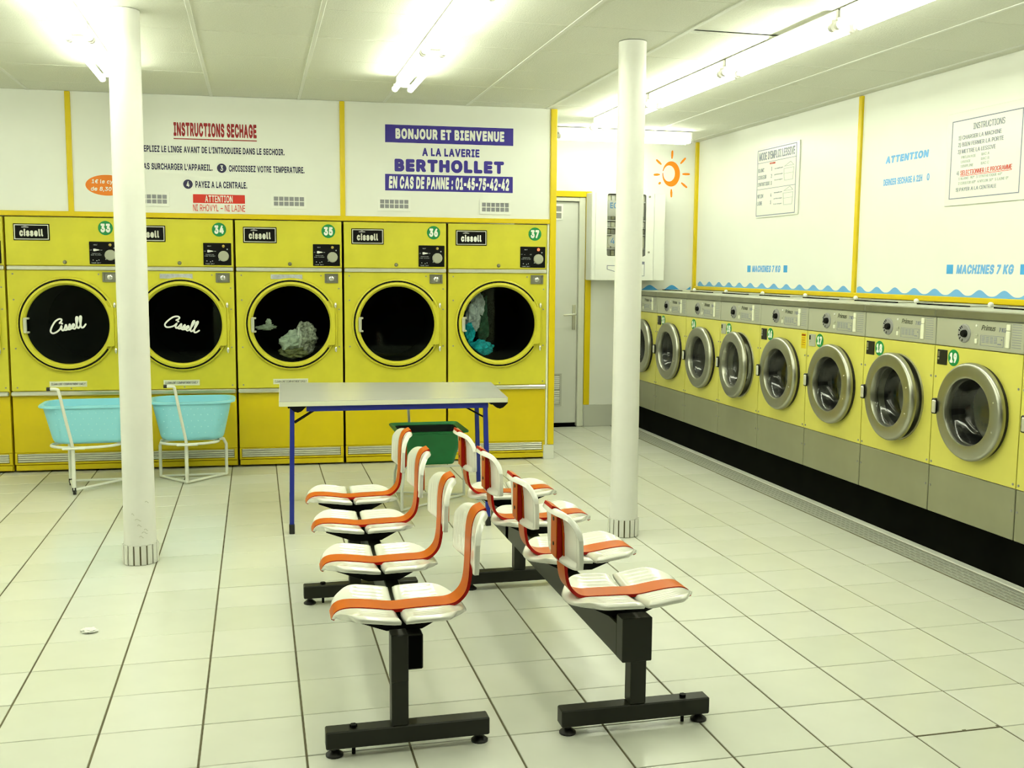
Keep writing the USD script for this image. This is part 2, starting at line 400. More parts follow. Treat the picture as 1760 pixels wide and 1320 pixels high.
# ------------------------------------------------------------------ columns
def column(x, y, label):
    t = thing('column', label, 'column', (x, y, 0))
    n = 28
    prof = [(.082, .0), (.0795, .3), (.077, 1.0), (.077, H - .003)]
    a = np.arange(n * 2) * np.pi / n
    v = np.array([[r * math.cos(b), r * math.sin(b), z] for r, z in prof for b in a])
    N = 2 * n
    f = []
    for i in range(len(prof) - 1):
        for j in range(N):
            p0, p1, p2, p3 = i * N + j, i * N + (j + 1) % N, (i + 1) * N + (j + 1) % N, (i + 1) * N + j
            f += [[p0, p1, p2], [p0, p2, p3]]
    part(t, 'shaft', trimesh.Trimesh(v, f, process=False), 'column', smooth=True)
    if x < 0:
        sc = []
        for a_, z_, l_ in ((-1.75, .24, .03), (-1.6, .21, .02), (-1.35, .17, .028), (-1.2, .185, .018), (-1.95, .27, .014), (-1.1, .33, .02), (-1.5, .15, .02)):
            q = np.array([[.0815 * math.cos(a_ + e * l_ / .08), .0815 * math.sin(a_ + e * l_ / .08), z_ + .006 * math.sin(e * 5)] for e in np.linspace(0, 1, 5)])
            sc.append(tube(q, .0013, 5))
        part(t, 'scuff_marks', sc, mat('scuff', (.52, .51, .43), .7), smooth=False, kind='stuff')
    k = 17
    part(t, 'skirting_bed', trimesh.creation.cylinder(.0845, .100, sections=40).apply_translation([0, 0, .0505]), 'grout', smooth=60)
    for i in range(k):
        w = 2 * math.pi / k; g0 = .045
        pts = []
        for b in np.linspace(i * w + g0, (i + 1) * w - g0, 4):
            for r in (.083, .0905):
                for z in (.003, .104):
                    pts.append([r * math.cos(b), r * math.sin(b), z])
        part(t, 'skirting_tile', trimesh.convex.convex_hull(np.array(pts)), 'coltile', smooth=False)
column(-.612, 5.625, 'white round column in front of dryers 33 and 34 with scuffed base')
column(2.062, 5.625, 'white round column in front of the detergent dispenser and washing machines')

# ------------------------------------------------------------------ fluorescent lamps
def batten(x, y, label, rot=0., L=1.235):
    t = thing('fluorescent_light', label, 'ceiling light', (x, y, H - .004), rot)
    part(t, 'batten', rbox(-.042, .042, .0, L, -.055, -.001, .006), 'lamp')
    for e in (.004, L - .030):
        part(t, 'lamp_holder', [rbox(-.060, .060, e + .006, e + .018, -.072, -.05, .003), cyl([-.052, e, -.085], [-.052, e + .026, -.085], .0205, 14), cyl([.052, e, -.085], [.052, e + .026, -.085], .0205, 14)], 'lamp')
    for s in (-1, 1):
        part(t, 'tube', trimesh.creation.cylinder(.019, segment=[[s * .052, .014, -.085], [s * .052, L - .014, -.085]], sections=10), 'tube', smooth=60)
P12 = 1.255
rowA, rowB, rowC = -.862, .965, 2.785
for k in range(4):
    y = 7.17 - 1.24 - k * P12
    batten(rowA, y, ['twin tube lamp of the left row partly behind the left column', 'twin tube lamp of the left row at the top left corner', 'third twin tube lamp of the left row above the frame', 'fourth twin tube lamp of the left row above the frame', 'fifth twin tube lamp of the left row behind the camera', 'sixth twin tube lamp of the left row behind the camera'][k])
for k in range(4):
    y = 7.02 - 1.24 - k * P12
    batten(rowB, y, ['twin tube lamp of the middle row nearest the dryers', 'second twin tube lamp of the middle row at the top edge', 'third twin tube lamp of the middle row above the frame', 'fourth twin tube lamp of the middle row above the frame', 'fifth twin tube lamp of the middle row behind the camera', 'sixth twin tube lamp of the middle row behind the camera'][k])
for k in range(5):
    y = 8.40 - 1.24 - k * P12
    batten(rowC, y, ['twin tube lamp of the right row behind the right column', 'twin tube lamp of the right row just right of the right column', 'twin tube lamp in the middle of the visible right row', 'nearest visible twin tube lamp of the right row at the top edge', 'twin tube lamp of the right row above the frame', 'sixth twin tube lamp of the right row behind the camera', 'seventh twin tube lamp of the right row behind the camera'][k])
for k in range(3):  # unseen extra row, added to brighten the dryers on the left
    y = 7.17 - 1.24 - k * P12
    batten(-2.72, y, ['added unseen lamp outside the left picture edge, nearest the dryers', 'added unseen lamp outside the left picture edge, middle one', 'added unseen lamp outside the left picture edge, nearest the camera'][k])
batten(3.90, 9.05, 'twin tube lamp lying crosswise in front of the rear door wall', 90., 1.29)

# ------------------------------------------------------------------ tumble dryers
def numeral(parent, s, x, z, r, y=0.):
    t = thing('number_sticker', parent=parent)
    part(t, 'disc', dot(x, z, r, y, .002, 36), 'green')
    if s: part(t, 'numeral', text(s, x - r * .66, x + r * .66, z - r * .62, z + r * .62, y - .002, .11), 'white', smooth=False)

def script_logo(x, z, w, ang):
    q = [[(.33, .70), (.40, .84), (.41, .96), (.33, 1.0), (.20, .86), (.07, .52), (.0, .2), (.05, .02), (.17, .06), (.30, .24), (.37, .46), (.355, .22), (.39, .11), (.45, .24), (.515, .50), (.53, .30), (.50, .12), (.45, .12)],
         [(.50, .12), (.57, .2), (.635, .50), (.65, .30), (.62, .12), (.57, .12)], [(.62, .12), (.70, .2), (.78, .38), (.755, .48), (.71, .36), (.72, .16), (.78, .12), (.85, .36), (.925, .86), (.90, .97), (.865, .80), (.855, .36), (.87, .14), (.92, .16), (.985, .42), (1.045, .88), (1.02, .98), (.985, .80), (.975, .36), (.995, .12), (1.06, .14), (1.14, .32)]]
    shp = unary_union([LineString(smoothpath(np.array(l) * [w * .9, w * .40], 6)).buffer(.0062, 4) for l in q] + [Point(.40 * w * .9, .64 * w * .40).buffer(.008, 6)])
    shp = shapely.affinity.rotate(shp, ang, origin=(0, 0))
    cx, cz = shp.envelope.centroid.x, shp.envelope.centroid.y
    return shapely.affinity.translate(shp, x - cx, z - cz)

_emblem = None
def dryer(k, num, label, script=None, blue=False, lit=False):
    x0 = -2.20 + .8105 * (k - 1)
    t = thing('tumble_dryer', label, 'tumble dryer', dloc(x0), DANG, group=None)
    W, cx, cz, R = .800, .413, 1.105, .294
    hole = cyl([cx, -.2, cz], [cx, .70, cz], R + .003, 64)
    part(t, 'cabinet', drill(box(.008, W, .022, .95, .012, 1.893), [cyl([cx, -.2, cz], [cx, .72, cz], R + .02, 64)]), 'yel2', smooth=False, label='ochre yellow cabinet')
    fp = shapely.geometry.box(.006, .598 + .018, W, 1.504).difference(Point(cx, cz).buffer(R + .003, 24))
    part(t, 'front_panel', extrude(fp, .022).apply_translation([0, .022, 0]), 'yel', smooth=False)
    part(t, 'upper_panel', rbox(.006, W, 0, .022, 1.540, 1.893, .004), 'yel', smooth=False)
    part(t, 'chrome_strip', rbox(.008, W - .002, -.014, .02, 1.507, 1.537, .006), 'alu')
    # drum
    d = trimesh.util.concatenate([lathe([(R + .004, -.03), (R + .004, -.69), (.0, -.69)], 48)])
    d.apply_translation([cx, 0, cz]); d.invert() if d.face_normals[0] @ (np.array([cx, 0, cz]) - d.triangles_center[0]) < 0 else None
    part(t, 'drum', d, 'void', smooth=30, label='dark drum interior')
    # door
    D = thing('door', parent=t)
    ring = lathe_out([(.2925, -.012), (.2935, .010), (.298, .022), (.309, .034), (.324, .032), (.3285, .016), (.3365, .016), (.340, .022), (.347, .021), (.353, .012), (.355, .0)], 72)
    ring.apply_translation([cx, 0, cz]); part(D, 'door_ring', ring, 'yel', smooth=50)
    a = np.radians(np.linspace(33, 327, 70))
    part(D, 'gasket', tube(np.stack([cx + .3325 * np.cos(a), 0 * a - .0185, cz + .3325 * np.sin(a)], -1), .0055, 8), 'black', smooth=60, label='thin black seal line')
    hp = rrect(cx + .27, .742, .945, 1.235, .012).difference(Point(cx, cz).buffer(R + .012, 24))
    part(D, 'hinge_plate', extrude(hp, .036), 'yel', smooth=False)
    part(D, 'hinge_pin', [cyl([.748, -.016, .91], [.748, -.016, 1.255], .009, 12)], 'yel')
    for z in (1.250, .912):
        kb = trimesh.creation.icosphere(2, .012); kb.apply_scale([.9, .9, 2.0]); kb.apply_translation([.748, -.018, z]); part(D, 'hinge_knob', kb, 'chrome', smooth=True)
    part(D, 'glass', dot(cx, cz, .2935, .012, .006, 64), 'smoked')
    part(D, 'handle', [rbox(.112, .136, -.050, -.02, 1.045, 1.158, .006), rbox(.114, .150, -.03, .0, 1.145, 1.16, .004), rbox(.114, .150, -.03, .0, 1.043, 1.058, .004)], 'alu')
    if script is not None: part(D, 'script_lettering', slab(script_logo(cx, cz, .245, script), .005, .0015), 'white', smooth=False, label='white handwritten maker name on the glass')
    # plate
    if True:
        pl = thing('name_plate', parent=t)
        part(pl, 'plate', rbox(.064, .312, -.006, .002, 1.722, 1.842, .002), 'black', smooth=False)
        part(pl, 'plate_border', extrude(sbox(.070, 1.728, .306, 1.836).difference(sbox(.0765, 1.7345, .2995, 1.8295)), .0015).apply_translation([0, -.006, 0]), 'alu', smooth=False)
        part(pl, 'lettering', text('cissell', .106, .268, 1.750, 1.806, -.006, .11), 'alu' if not lit else 'white', smooth=False)
        part(pl, 'emblem', slab(shapely.affinity.scale(Point(.145, 1.817).buffer(.5, 12), .052, .014, origin=(.145, 1.817)).union(shapely.affinity.scale(Point(.145, 1.812).buffer(.5, 12), .03, .03, origin=(.145, 1.812))).intersection(sbox(.1, 1.8125, .2, 1.9)), -.006, .001), 'grille', smooth=False)
    numeral(t, num, .70, 1.818, .052)
    # controls
    c = thing('control_panel', parent=t)
    part(c, 'plate', rbox(.582, .785, -.006, .002, 1.553, 1.718, .002), 'black', smooth=False)
    part(c, 'dial', lathe_out([(.0, .022), (.034, .022), (.039, .018), (.040, .006)], 32).apply_translation([.729, 0, 1.620]), M['fascia'])
    part(c, 'selector_knob', slab(Polygon([(.612, 1.650), (.612, 1.664), (.618, 1.667), (.655, 1.659), (.655, 1.655), (.618, 1.647)]), -.006, .010) if not lit else slab(Polygon([(.612, 1.655), (.618, 1.657), (.618, 1.653)]), -.006, .006), 'white', smooth=False)
    lm = trimesh.creation.icosphere(2, .011 if not lit else .012); lm.apply_translation([.729, -.007, 1.695]); part(c, 'pilot_lamp', lm, 'redlamp' if lit else 'amber', smooth=True, label='lit red pilot lamp' if lit else None)
    mk = [text('HEAT', .614, .640, 1.690, 1.699, -.006), text('LOW', .588, .600, 1.653, 1.660, -.006), text('HIGH', .660, .674, 1.653, 1.660, -.006), text('TEMPERATURE', .598, .660, 1.628, 1.634, -.006), text('PUSH TO START', .592, .668, 1.616, 1.623, -.006), dot(.607, 1.583, .004, -.006, .001), dot(.633, 1.578, .004, -.006, .001), dot(.648, 1.583, .004, -.006, .001), text('TIME DRY', .594, .662, 1.558, 1.566, -.006), dot(.757, 1.672, .005, -.006, .002), dot(.697, 1.590, .005, -.006, .002)]
    part(c, 'markings', mk, 'paleink', smooth=False, kind='stuff')
    # coin box
    b = thing('coin_meter', parent=t)
    part(b, 'meter_frame', extrude(sbox(.668, 1.422, .770, 1.494).difference(sbox(.682, 1.434, .757, 1.482)), .010), M['lip'], smooth=False)
    part(b, 'meter_plate', rbox(.682, .757, -.003, .001, 1.434, 1.482, .001), 'steel', smooth=False)
    kb = lathe_out([(0, .016), (.009, .015), (.011, .008), (.018, .005), (.020, .002)], 20); kb.apply_translation([.720, 0, 1.457]); part(b, 'lock', kb, 'chrome')
    # lower part
    part(t, 'pull_strip', rbox(.006, W - .001, -.034, .004, .579, .612, .008), 'chrome', label='bright metal pull strip')
    part(t, 'lower_door', rbox(.006, W, 0, .022, .150, .575, .004), 'yel2', smooth=False)
    part(t, 'lower_door_foot', extrude(sbox(.006, .062, W, .149).difference(sbox(.022, .074, W - .022, .143)), .022).apply_translation([0, .022, 0]), 'yel2', smooth=False)
    part(t, 'louvre_back', box(.02, W - .02, .016, .0215, .07, .145), M['gap'])
    for i, z in enumerate((.078, .0945, .111, .1275)):
        part(t, 'louvre_slat', rbox(.024, W - .024, -.002 + .002 * (i % 2), .015, z, z + .0135, .003), 'alu', smooth=False)
    part(t, 'kick_rail', rbox(.010, W - .004, .004, .03, .016, .056, .003), 'yel2', smooth=False)
    if k < 4: part(t, 'warning_label', [rbox(.268, .532, -.0012, .001, .642, .684, .0004)], 'cream', smooth=False)
    if k < 4: part(t, 'warning_text', text('CLEAN LINT COMPARTMENT DAILY', .280, .520, .655, .672, -.0012, .0), 'navy', smooth=False)
    if blue:
        part(t, 'worn_plate', rbox(.262, .500, -.003, .001, 1.450, 1.486, .001), mat('worn_silver_%s' % num, (.60, .63, .70), .35, .35, var=.3, vscale=25), smooth=False, label='worn silver plate above the door')
    sc = [dot(x, z, .006, 0, .003, 8) for x, z in ((.045, 1.478), (.045, 1.29), (.045, .93), (.045, .64), (.64, 1.478), (.775, 1.38), (.775, 1.22), (.775, .93), (.775, .64), (.42, .63))]
    part(t, 'screws', sc, 'grille', smooth=False, kind='stuff')
    kl = lathe_out([(0, .010), (.010, .009), (.014, .003), (.015, 0)], 16); kl.apply_translation([.408, 0, 1.566]); part(t, 'panel_lock', kl, 'lip')
    kl = lathe_out([(0, .010), (.010, .009), (.014, .003), (.015, 0)], 16); kl.apply_translation([.408, 0, .535]); part(t, 'lower_lock', kl, 'lip')
    return t, x0
dryer(0, '', 'yellow tumble dryer at the left edge of the picture, cut by the frame')
dryer(1, '33', 'yellow tumble dryer number 33 with white script on its dark glass', script=9)
dryer(2, '34', 'yellow tumble dryer number 34 half hidden by the left column', script=-14, blue=True)
dryer(3, '35', 'yellow tumble dryer number 35 holding grey patterned laundry', blue=True)
dryer(4, '36', 'yellow tumble dryer number 36 with an empty drum')
dryer(5, '37', 'yellow tumble dryer number 37 with red pilot lamp and teal laundry', lit=True)

def crumple(c, r, seed, amp=.35, freq=9., sub=5):
    """A rumpled heap of cloth: ridged folds over an egg."""
    m = trimesh.creation.icosphere(sub, 1.0)
    v = m.vertices.copy()
    warp = v + .55 * np.stack([meshkit.fbm(v * 1.6 + seed * 3.7 + 9 * k, 3, seed + k) - .5 for k in range(3)], -1)
    g = np.random.default_rng(seed); Q = np.linalg.qr(g.normal(size=(3, 3)))[0]
    w2 = (warp @ Q) * np.array([2.6, 1.1, 1.1]); w3 = (warp @ Q[::-1]) * np.array([4.6, 1.5, 1.5])
    big = meshkit.fbm(v * 1.5 + seed * 7.3, 3, seed) - .5
    f1 = 1 - 2 * np.abs(meshkit.noise(w2 + seed * 2.1, seed + 5) - .5)
    f2 = 1 - 2 * np.abs(meshkit.noise(w3 + seed * 1.3, seed + 8) - .5)
    v = v * (1 + amp * 1.8 * big + amp * (1.1 * (f1 ** 2 - .55) + .5 * (f2 ** 2 - .55)))[:, None]
    m.vertices = v * np.asarray(r) + np.asarray(c)
    return m
def laundry(name, label, k, items):
    t = thing(name, label, 'laundry', dloc(-2.20 + .8105 * (k - 1)), DANG)
    for i, (nm, c, r, ma, lab) in enumerate(items):
        m = crumple(c, r, 11 * k + i); v = m.vertices.copy()          # kept inside the drum
        dx, dz = v[:, 0] - .413, v[:, 2] - 1.105; q = np.minimum(1, .280 / np.maximum(np.hypot(dx, dz), 1e-6))
        v[:, 0], v[:, 2], v[:, 1] = .413 + dx * q, 1.105 + dz * q, np.maximum(v[:, 1], .035); m.vertices = v
        part(t, nm, m, ma, smooth=True, label=lab)
laundry('laundry_load', 'heap of grey green towel and patterned cloth in dryer 35', 3, [
    ('towel', (.415, .16, .965), (.085, .09, .085), 'cloth1', 'pale grey green towel'),
    ('patterned_cloth', (.515, .20, .985), (.085, .09, .115), 'cloth2', 'grey patterned cloth'),
    ('cloth_fold', (.43, .15, .875), (.105, .085, .045), 'cloth5', 'olive folded cloth'),
    ('sock', (.468, .105, .99), (.016, .02, .075), 'white', 'white strip of cloth')])
laundry('pale_lump', 'small pale lump lying at the left inside dryer 35', 3, [
    ('garment', (.215, .14, 1.075), (.070, .05, .022), 'cloth1', None), ('piece_fold', (.235, .14, 1.110), (.022, .03, .028), 'cloth1', None)])  # two pale crumpled forms at the left of the drum
laundry('laundry_load', 'teal and lilac clothes pressed to the glass of dryer 37', 5, [
    ('teal_towel', (.265, .10, .900), (.105, .06, .060), 'cloth3', 'teal and white towel'),
    ('teal_shirt', (.185, .10, 1.02), (.045, .05, .075), 'cloth3', 'teal shirt'),
    ('lilac_shirt', (.215, .13, 1.13), (.055, .06, .115), 'cloth4', 'lilac grey shirt'),
    ('pale_shirt', (.265, .16, 1.25), (.055, .06, .100), 'cloth4', 'pale shirt'),
    ('dark_garment', (.300, .22, 1.15), (.060, .06, .20), 'cloth6', 'dark green garment')])

# ------------------------------------------------------------------ lettering and vents on the partition
def decal(name, label, cat, frame='d', **k):
    if frame == 'd': return thing(name, label, cat, dloc(0), DANG, **k)
    if frame == 'r': return thing(name, label, cat, (XR, 0, 0), -90., **k)     # local x runs towards the camera (-y)
    return thing(name, label, cat, (0, YB, 0), 0., **k)
E0 = .0008
s = decal('wall_lettering', 'red and blue drying instructions lettered on the partition above dryer 34', 'lettering')
part(s, 'heading', text('INSTRUCTIONS SECHAGE', -.998, -.402, 2.500, 2.602, 0, .08), 'redink', smooth=False, label='dark red underlined heading')
part(s, 'underline', slab(sbox(-1.0, 2.478, -.400, 2.485), 0), 'redink', smooth=False)
def step(n, t, xc, x0, x1, z0, z1):
    part(s, 'step_disc', dot(xc, (z0 + z1) / 2, .034, 0, .0015, 28), 'navy')
    part(s, 'step_number', text(n, xc - .010, xc + .010, (z0 + z1) / 2 - .021, (z0 + z1) / 2 + .021, -.0015, .05), 'white', smooth=False)
    part(s, 'line', text(t, x0, x1, z0, z1, 0, .05), 'navy', smooth=False)
step('1', "DEPLIEZ LE LINGE AVANT DE L'INTRODUIRE DANS LE SECHOIR.", -1.305, -1.235, -.199, 2.380, 2.428)
step('2', "NE PAS SURCHARGER L'APPAREIL.", -1.36, -1.292, -.727, 2.252, 2.300)
step('3', 'CHOISISSEZ VOTRE TEMPERATURE.', -.66, -.608, -.053, 2.250, 2.298)
step('4', 'PAYEZ A LA CENTRALE.', -.906, -.852, -.478, 2.126, 2.176)
s = decal('warning_sign', 'red ATTENTION notice on the partition below the drying instructions', 'sign')
part(s, 'panel', slab(sbox(-.872, 2.014, -.496, 2.078), 0), 'red', smooth=False)
part(s, 'panel_text', text('ATTENTION', -.785, -.585, 2.020, 2.072, -.0012, .03), 'white', smooth=False)
part(s, 'line', text('NI RHOVYL – NI LAINE', -.874, -.496, 1.954, 2.004, 0, .0), 'red', smooth=False)
s = decal('price_sticker', 'orange oval price sticker on the partition beside the left column', 'sticker')
part(s, 'oval', slab(shapely.affinity.scale(Point(-1.478, 2.130).buffer(1, 32), .150, .075), 0), 'orange', smooth=False)
part(s, 'line', text('1€ le cycle', -1.585, -1.380, 2.135, 2.172, -.0012, .04, .15), 'white', smooth=False)
part(s, 'line', text('de 8,30 min', -1.592, -1.368, 2.082, 2.119, -.0012, .04, .15), 'white', smooth=False)
s = decal('welcome_sign', 'blue and white welcome lettering on the partition above dryers 36 and 37', 'sign')
part(s, 'banner', slab(sbox(.559, 2.502, 1.560, 2.636), 0), 'blueink', smooth=False)
part(s, 'banner_text', text('BONJOUR ET BIENVENUE', .638, 1.488, 2.530, 2.610, -.0012, .10), 'white', smooth=False)
part(s, 'line', text('A LA LAVERIE', .845, 1.292, 2.405, 2.467, 0, .07), 'blueink', smooth=False)
part(s, 'line', text('BERTHOLLET', .630, 1.487, 2.282, 2.380, 0, .12), 'blueink', smooth=False)
part(s, 'banner', slab(sbox(.557, 2.137, 1.559, 2.262), 0), 'blueink', smooth=False)
part(s, 'banner_text', text('EN CAS DE PANNE : 01-45-75-42-42', .585, 1.530, 2.152, 2.248, -.0012, .09, .1), 'white', smooth=False)
def vent(x0, x1, z0, z1, label):
    t = decal('air_vent', label, 'air vent', group=None)
    w, h = x1 - x0, z1 - z0
    cells = [sbox(x0 + .016 + (w - .032) / 6 * i + .003, z0 + .018 + (h - .036) / 2 * j + .003, x0 + .016 + (w - .032) / 6 * (i + 1) - .003, z0 + .018 + (h - .036) / 2 * (j + 1) - .003) for i in range(6) for j in range(2)]
    part(t, 'vent_frame', extrude(sbox(x0, z0, x1, z1).difference(unary_union(cells)), .008), 'white', smooth=False)
    part(t, 'vent_mesh', box(x0 + .012, x1 - .012, -.003, 0, z0 + .012, z1 - .012), mat(fresh('/x', 'vent_mesh').split('/')[-1], (.30, .30, .33), .6), smooth=False)
vent(-1.295, -1.040, 1.983, 2.090, 'white air vent beside the left column')
vent(-.302, -.040, 1.983, 2.093, 'white air vent above dryer 35 at the right of the red notice')
vent(.498, .754, 1.980, 2.087, 'white air vent at lower left of the welcome lettering')
vent(1.294, 1.546, 1.968, 2.078, 'rightmost white air vent, near the yellow corner post')

# ------------------------------------------------------------------ washing machines
M['drumholes'] = usdkit.material(stage, '/World/Looks/drum_holes', {
    't': ('texture_coordinate', {}), 'm': ('mapping', {'scale': (62., 62., 62.)}), 'v': ('voronoi_texture', {'scale': 1.0, 'randomness': 0.0}),
    'r': ('rgb_ramp', {'ramp': [(.22, (.01, .01, .008)), (.30, (.58, .59, .52))]}), 'p': ('principled_bsdf', {'roughness': .42, 'metallic': .4})},
    [('t.object', 'm.vector'), ('m.vector', 'v.vector'), ('v.distance', 'r.fac'), ('r.color', 'p.base_color')], surface='p.BSDF')
WX, WP = 3.60, .6795
def washer(k, num, label, ajar=0., meter='dark', note=False):
    yl = 4.953 + (19 - k) * WP
    t = thing('washing_machine', label, 'washing machine', (WX, yl, 0), -90.)
    W, cx, cz = WP - .004, .352, .822
    body = drill(box(.004, W, .024, .645, .226, 1.334), [cyl([cx, -.1, cz], [cx, .47, cz], .205, 48)])
    part(t, 'cabinet', body, 'greypanel', smooth=False)
    part(t, 'lower_panel', rbox(.003, W, 0, .024, .226, .481, .003), 'greypanel', smooth=False)
    fp = sbox(.003, .485, W, 1.143).difference(Point(cx, cz).buffer(.205, 24))
    part(t, 'front_panel', extrude(fp, .024).apply_translation([0, .024, 0]), 'yelwash', smooth=False, label='yellow front panel')
    part(t, 'fascia', rbox(.003, W, 0, .024, 1.147, 1.296, .003), 'fascia', smooth=False)
    part(t, 'top_lip', rbox(.001, W + .001, -.008, .024, 1.299, 1.342, .004), 'lip', smooth=False)
    part(t, 'top_cover', rbox(.001, W + .001, .0245, .615, 1.335, 1.346, .003), 'fascia', smooth=False)
    part(t, 'soap_hatch', rbox(.09, .55, .30, .56, 1.346, 1.352, .002), 'fascia', smooth=False)
    part(t, 'hatch_slot', box(.09, .56, .285, .299, 1.346, 1.353), 'void', smooth=False)
    kb = trimesh.creation.icosphere(2, .016); kb.apply_translation([.60, .40, 1.360]); part(t, 'top_knob', kb, 'white', smooth=True)
    dr = lathe([(.2035, -.03), (.2035, -.26), ], 48); dr.apply_translation([cx, 0, cz])
    dr.invert() if dr.face_normals[0] @ (np.array([cx, 0, cz]) - dr.triangles_center[0]) * np.array(1) < 0 else None
    part(t, 'drum', dr, 'drum', smooth=True)
    db = lathe_out([(.0, -.25), (.03, -.255), (.06, -.24), (.10, -.262), (.15, -.255), (.2035, -.26)], 48); db.apply_translation([cx, 0, cz])
    part(t, 'drum_back', db, 'drumholes', smooth=40, label='perforated drum back')
    sl = lathe_out([(.172, -.03), (.178, .006), (.240, .014), (.250, .010), (.252, .0)] if ajar else [(.172, -.03), (.178, .006), (.238, .018), (.247, .014), (.248, .0)], 64); sl.apply_translation([cx, 0, cz])
    part(t, 'door_seal', sl, 'steel' if ajar else 'rubber', smooth=40)
    gk = lathe([(.196, -.004), (.182, -.02), (.170, -.05), (.164, -.11), (.172, -.125)], 48); gk.apply_translation([cx, 0, cz])
    part(t, 'gasket', gk, 'rubber', smooth=40, label='black rubber cone between door and drum')
    # door, hinged on the left
    hx = cx - .262
    D = thing('door', parent=t, loc=(hx, -.020, 0), rotz=-ajar)
    ring = lathe_out([(.168, -.005), (.170, .020), (.176, .034), (.188, .038), (.238, .036), (.249, .030), (.2555, .018), (.2555, .002), (.248, -.002)], 72)
    ring.apply_translation([cx - hx, 0, cz]); part(D, 'door_ring', ring, 'steel', smooth=40, label='wide stainless door ring')
    gl = lathe_out([(.0, -.085), (.06, -.083), (.11, -.075), (.140, -.055), (.152, -.01), (.170, .010)], 56)
    gl.apply_translation([cx - hx, 0, cz]); part(D, 'glass', gl, 'glass', smooth=True, label='clear bowl glass')
    part(D, 'hinge_block', [rbox(-.012, .020, -.046, -.012, cz - .042, cz + .042, .006)], 'frame', smooth=False)
    part(D, 'hinge_catch', rbox(.004, .034, -.054, -.045, cz - .034, cz + .034, .004), 'alu', smooth=False)
    part(D, 'ring_screws', [dot(cx - hx + .214 * math.cos(a), cz + .214 * math.sin(a), .005, -.036, .003, 8) for a in (.35, -.35)], 'chrome', smooth=False, kind='stuff')
    # meter and number
    c = thing('coin_meter', parent=t) if meter else None
    if meter: part(c, 'meter_plate', rbox(.026, .108, -.004, .001, 1.043, 1.124, .002), {'dark': 'lip', 'light': 'fascia', 'split': 'fascia'}[meter] if meter != 'dark' else M['frame'], smooth=False)
    if meter: part(c, 'meter_slot', rbox(.034, .048, -.006, -.003, 1.085, 1.115, .001), 'black' if meter != 'dark' else 'steel', smooth=False)
    if meter: part(c, 'meter_lock', dot(.042, 1.075, .006, -.004, .004, 12), 'chrome')
    numeral(t, num, .160, 1.087, .044)
    # controls
    f = thing('control_panel', parent=t)
    part(f, 'dial', lathe_out([(.0, .006), (.044, .006), (.049, .003), (.050, .0)], 36).apply_translation([.235, 0, 1.222]), 'grille')
    part(f, 'dial_markings', [slab(Polygon([(.235 + r * math.cos(a + da), 1.222 + r * math.sin(a + da)) for r, da in ((.030, -.09), (.043, -.07), (.043, .09), (.030, .07))]), -.006, .001) for a in (2.0, 2.35, 2.7, 3.4, 3.9, 4.5)], 'black', smooth=False, kind='stuff')
    part(f, 'dial_knob', lathe_out([(.0, .024), (.016, .024), (.019, .018), (.020, .004)], 24).apply_translation([.247, 0, 1.222]), 'black')
    part(f, 'lettering', text('Primus', .366, .470, 1.246, 1.274, 0, .0, .35), mat(fresh('/x', 'script_ink').split('/')[-1], (.07, .075, .05), .5), smooth=False)
    part(f, 'lettering', text('7 KG', .496, .545, 1.244, 1.266, 0, .0), 'greyink', smooth=False)
    part(f, 'pilot_lamp', dot(.330, 1.268, .006, 0, .004, 12), 'white')
    part(f, 'push_button', rbox(.322, .342, -.006, .001, 1.175, 1.200, .002), 'cream', smooth=False)
    part(f, 'push_button', rbox(.322, .342, -.004, .001, 1.212, 1.226, .002), 'fascia', smooth=False)
    lab = [slab(sbox(.362, 1.168, .532, 1.222).difference(sbox(.364, 1.170, .530, 1.220)), 0, .001)] + [slab(sbox(.372 + .03 * i, z, .372 + .03 * i + .022, z + .003), 0, .001) for i in range(4) for z in (1.212, 1.205, 1.198, 1.191, 1.184)] + [slab(sbox(.49, 1.180, .515, 1.185), 0, .001), dot(.518, 1.205, .004, 0, .001, 8)]
    part(f, 'program_chart', lab, 'greyink', smooth=False, kind='stuff')
    part(f, 'slider', [rbox(.553, .581, -.007, .001, 1.254, 1.286, .003), rbox(.553, .581, -.009, .001, 1.168, 1.252, .003)], 'cream', smooth=False)
    part(f, 'slider_scale', [slab(sbox(.592, z, .655, z + .0022), 0, .001) for z in np.arange(1.172, 1.29, .0125)], 'greyink', smooth=False, kind='stuff')
    part(t, 'screws', [dot(x, z, .006, 0, .003, 8) for x in (.018, W - .018) for z in (.505, .975, .372)], 'grille', smooth=False, kind='stuff')
    if note:
        part(t, 'notice', rbox(.600, .662, -.001, .001, 1.02, 1.125, .0004), 'yel2', smooth=False, label='small yellow paper notice')
        part(t, 'notice_text', [text('ATTENTION', .606, .656, 1.106, 1.116, -.001)] + [slab(sbox(.608, z, .652, z + .003), -.001, .0006) for z in (1.09, 1.075, 1.06, 1.045)], 'redink', smooth=False)
washer(12, '', 'yellow front loading washing machine farthest back, mostly hidden by the right column')
washer(13, '13', 'yellow front loading washing machine number 13')
washer(14, '14', 'yellow front loading washing machine number 14 without a coin plate', meter=None)
washer(15, '15', 'yellow front loading washing machine number 15 with its door ajar, below the rear MACHINES lettering', ajar=4., meter='split')
washer(16, '16', 'yellow front loading washing machine number 16 with a small paper notice', note=True)
washer(17, '17', 'yellow front loading washing machine number 17 with a pale coin plate', meter='light')
washer(18, '18', 'yellow washing machine number 18 with its door slightly ajar, beside the nearest whole one', ajar=3.)
washer(19, '19', 'yellow front loading washing machine number 19, nearest fully seen')
washer(20, '', 'yellow front loading washing machine cut by the right edge of the picture')
struct('trim_10', [rbox(WX + .03, XR - .01, 3.4, YB - .002, 0, .222, .006)], 'plinth', 'black plinth under the washing machines')

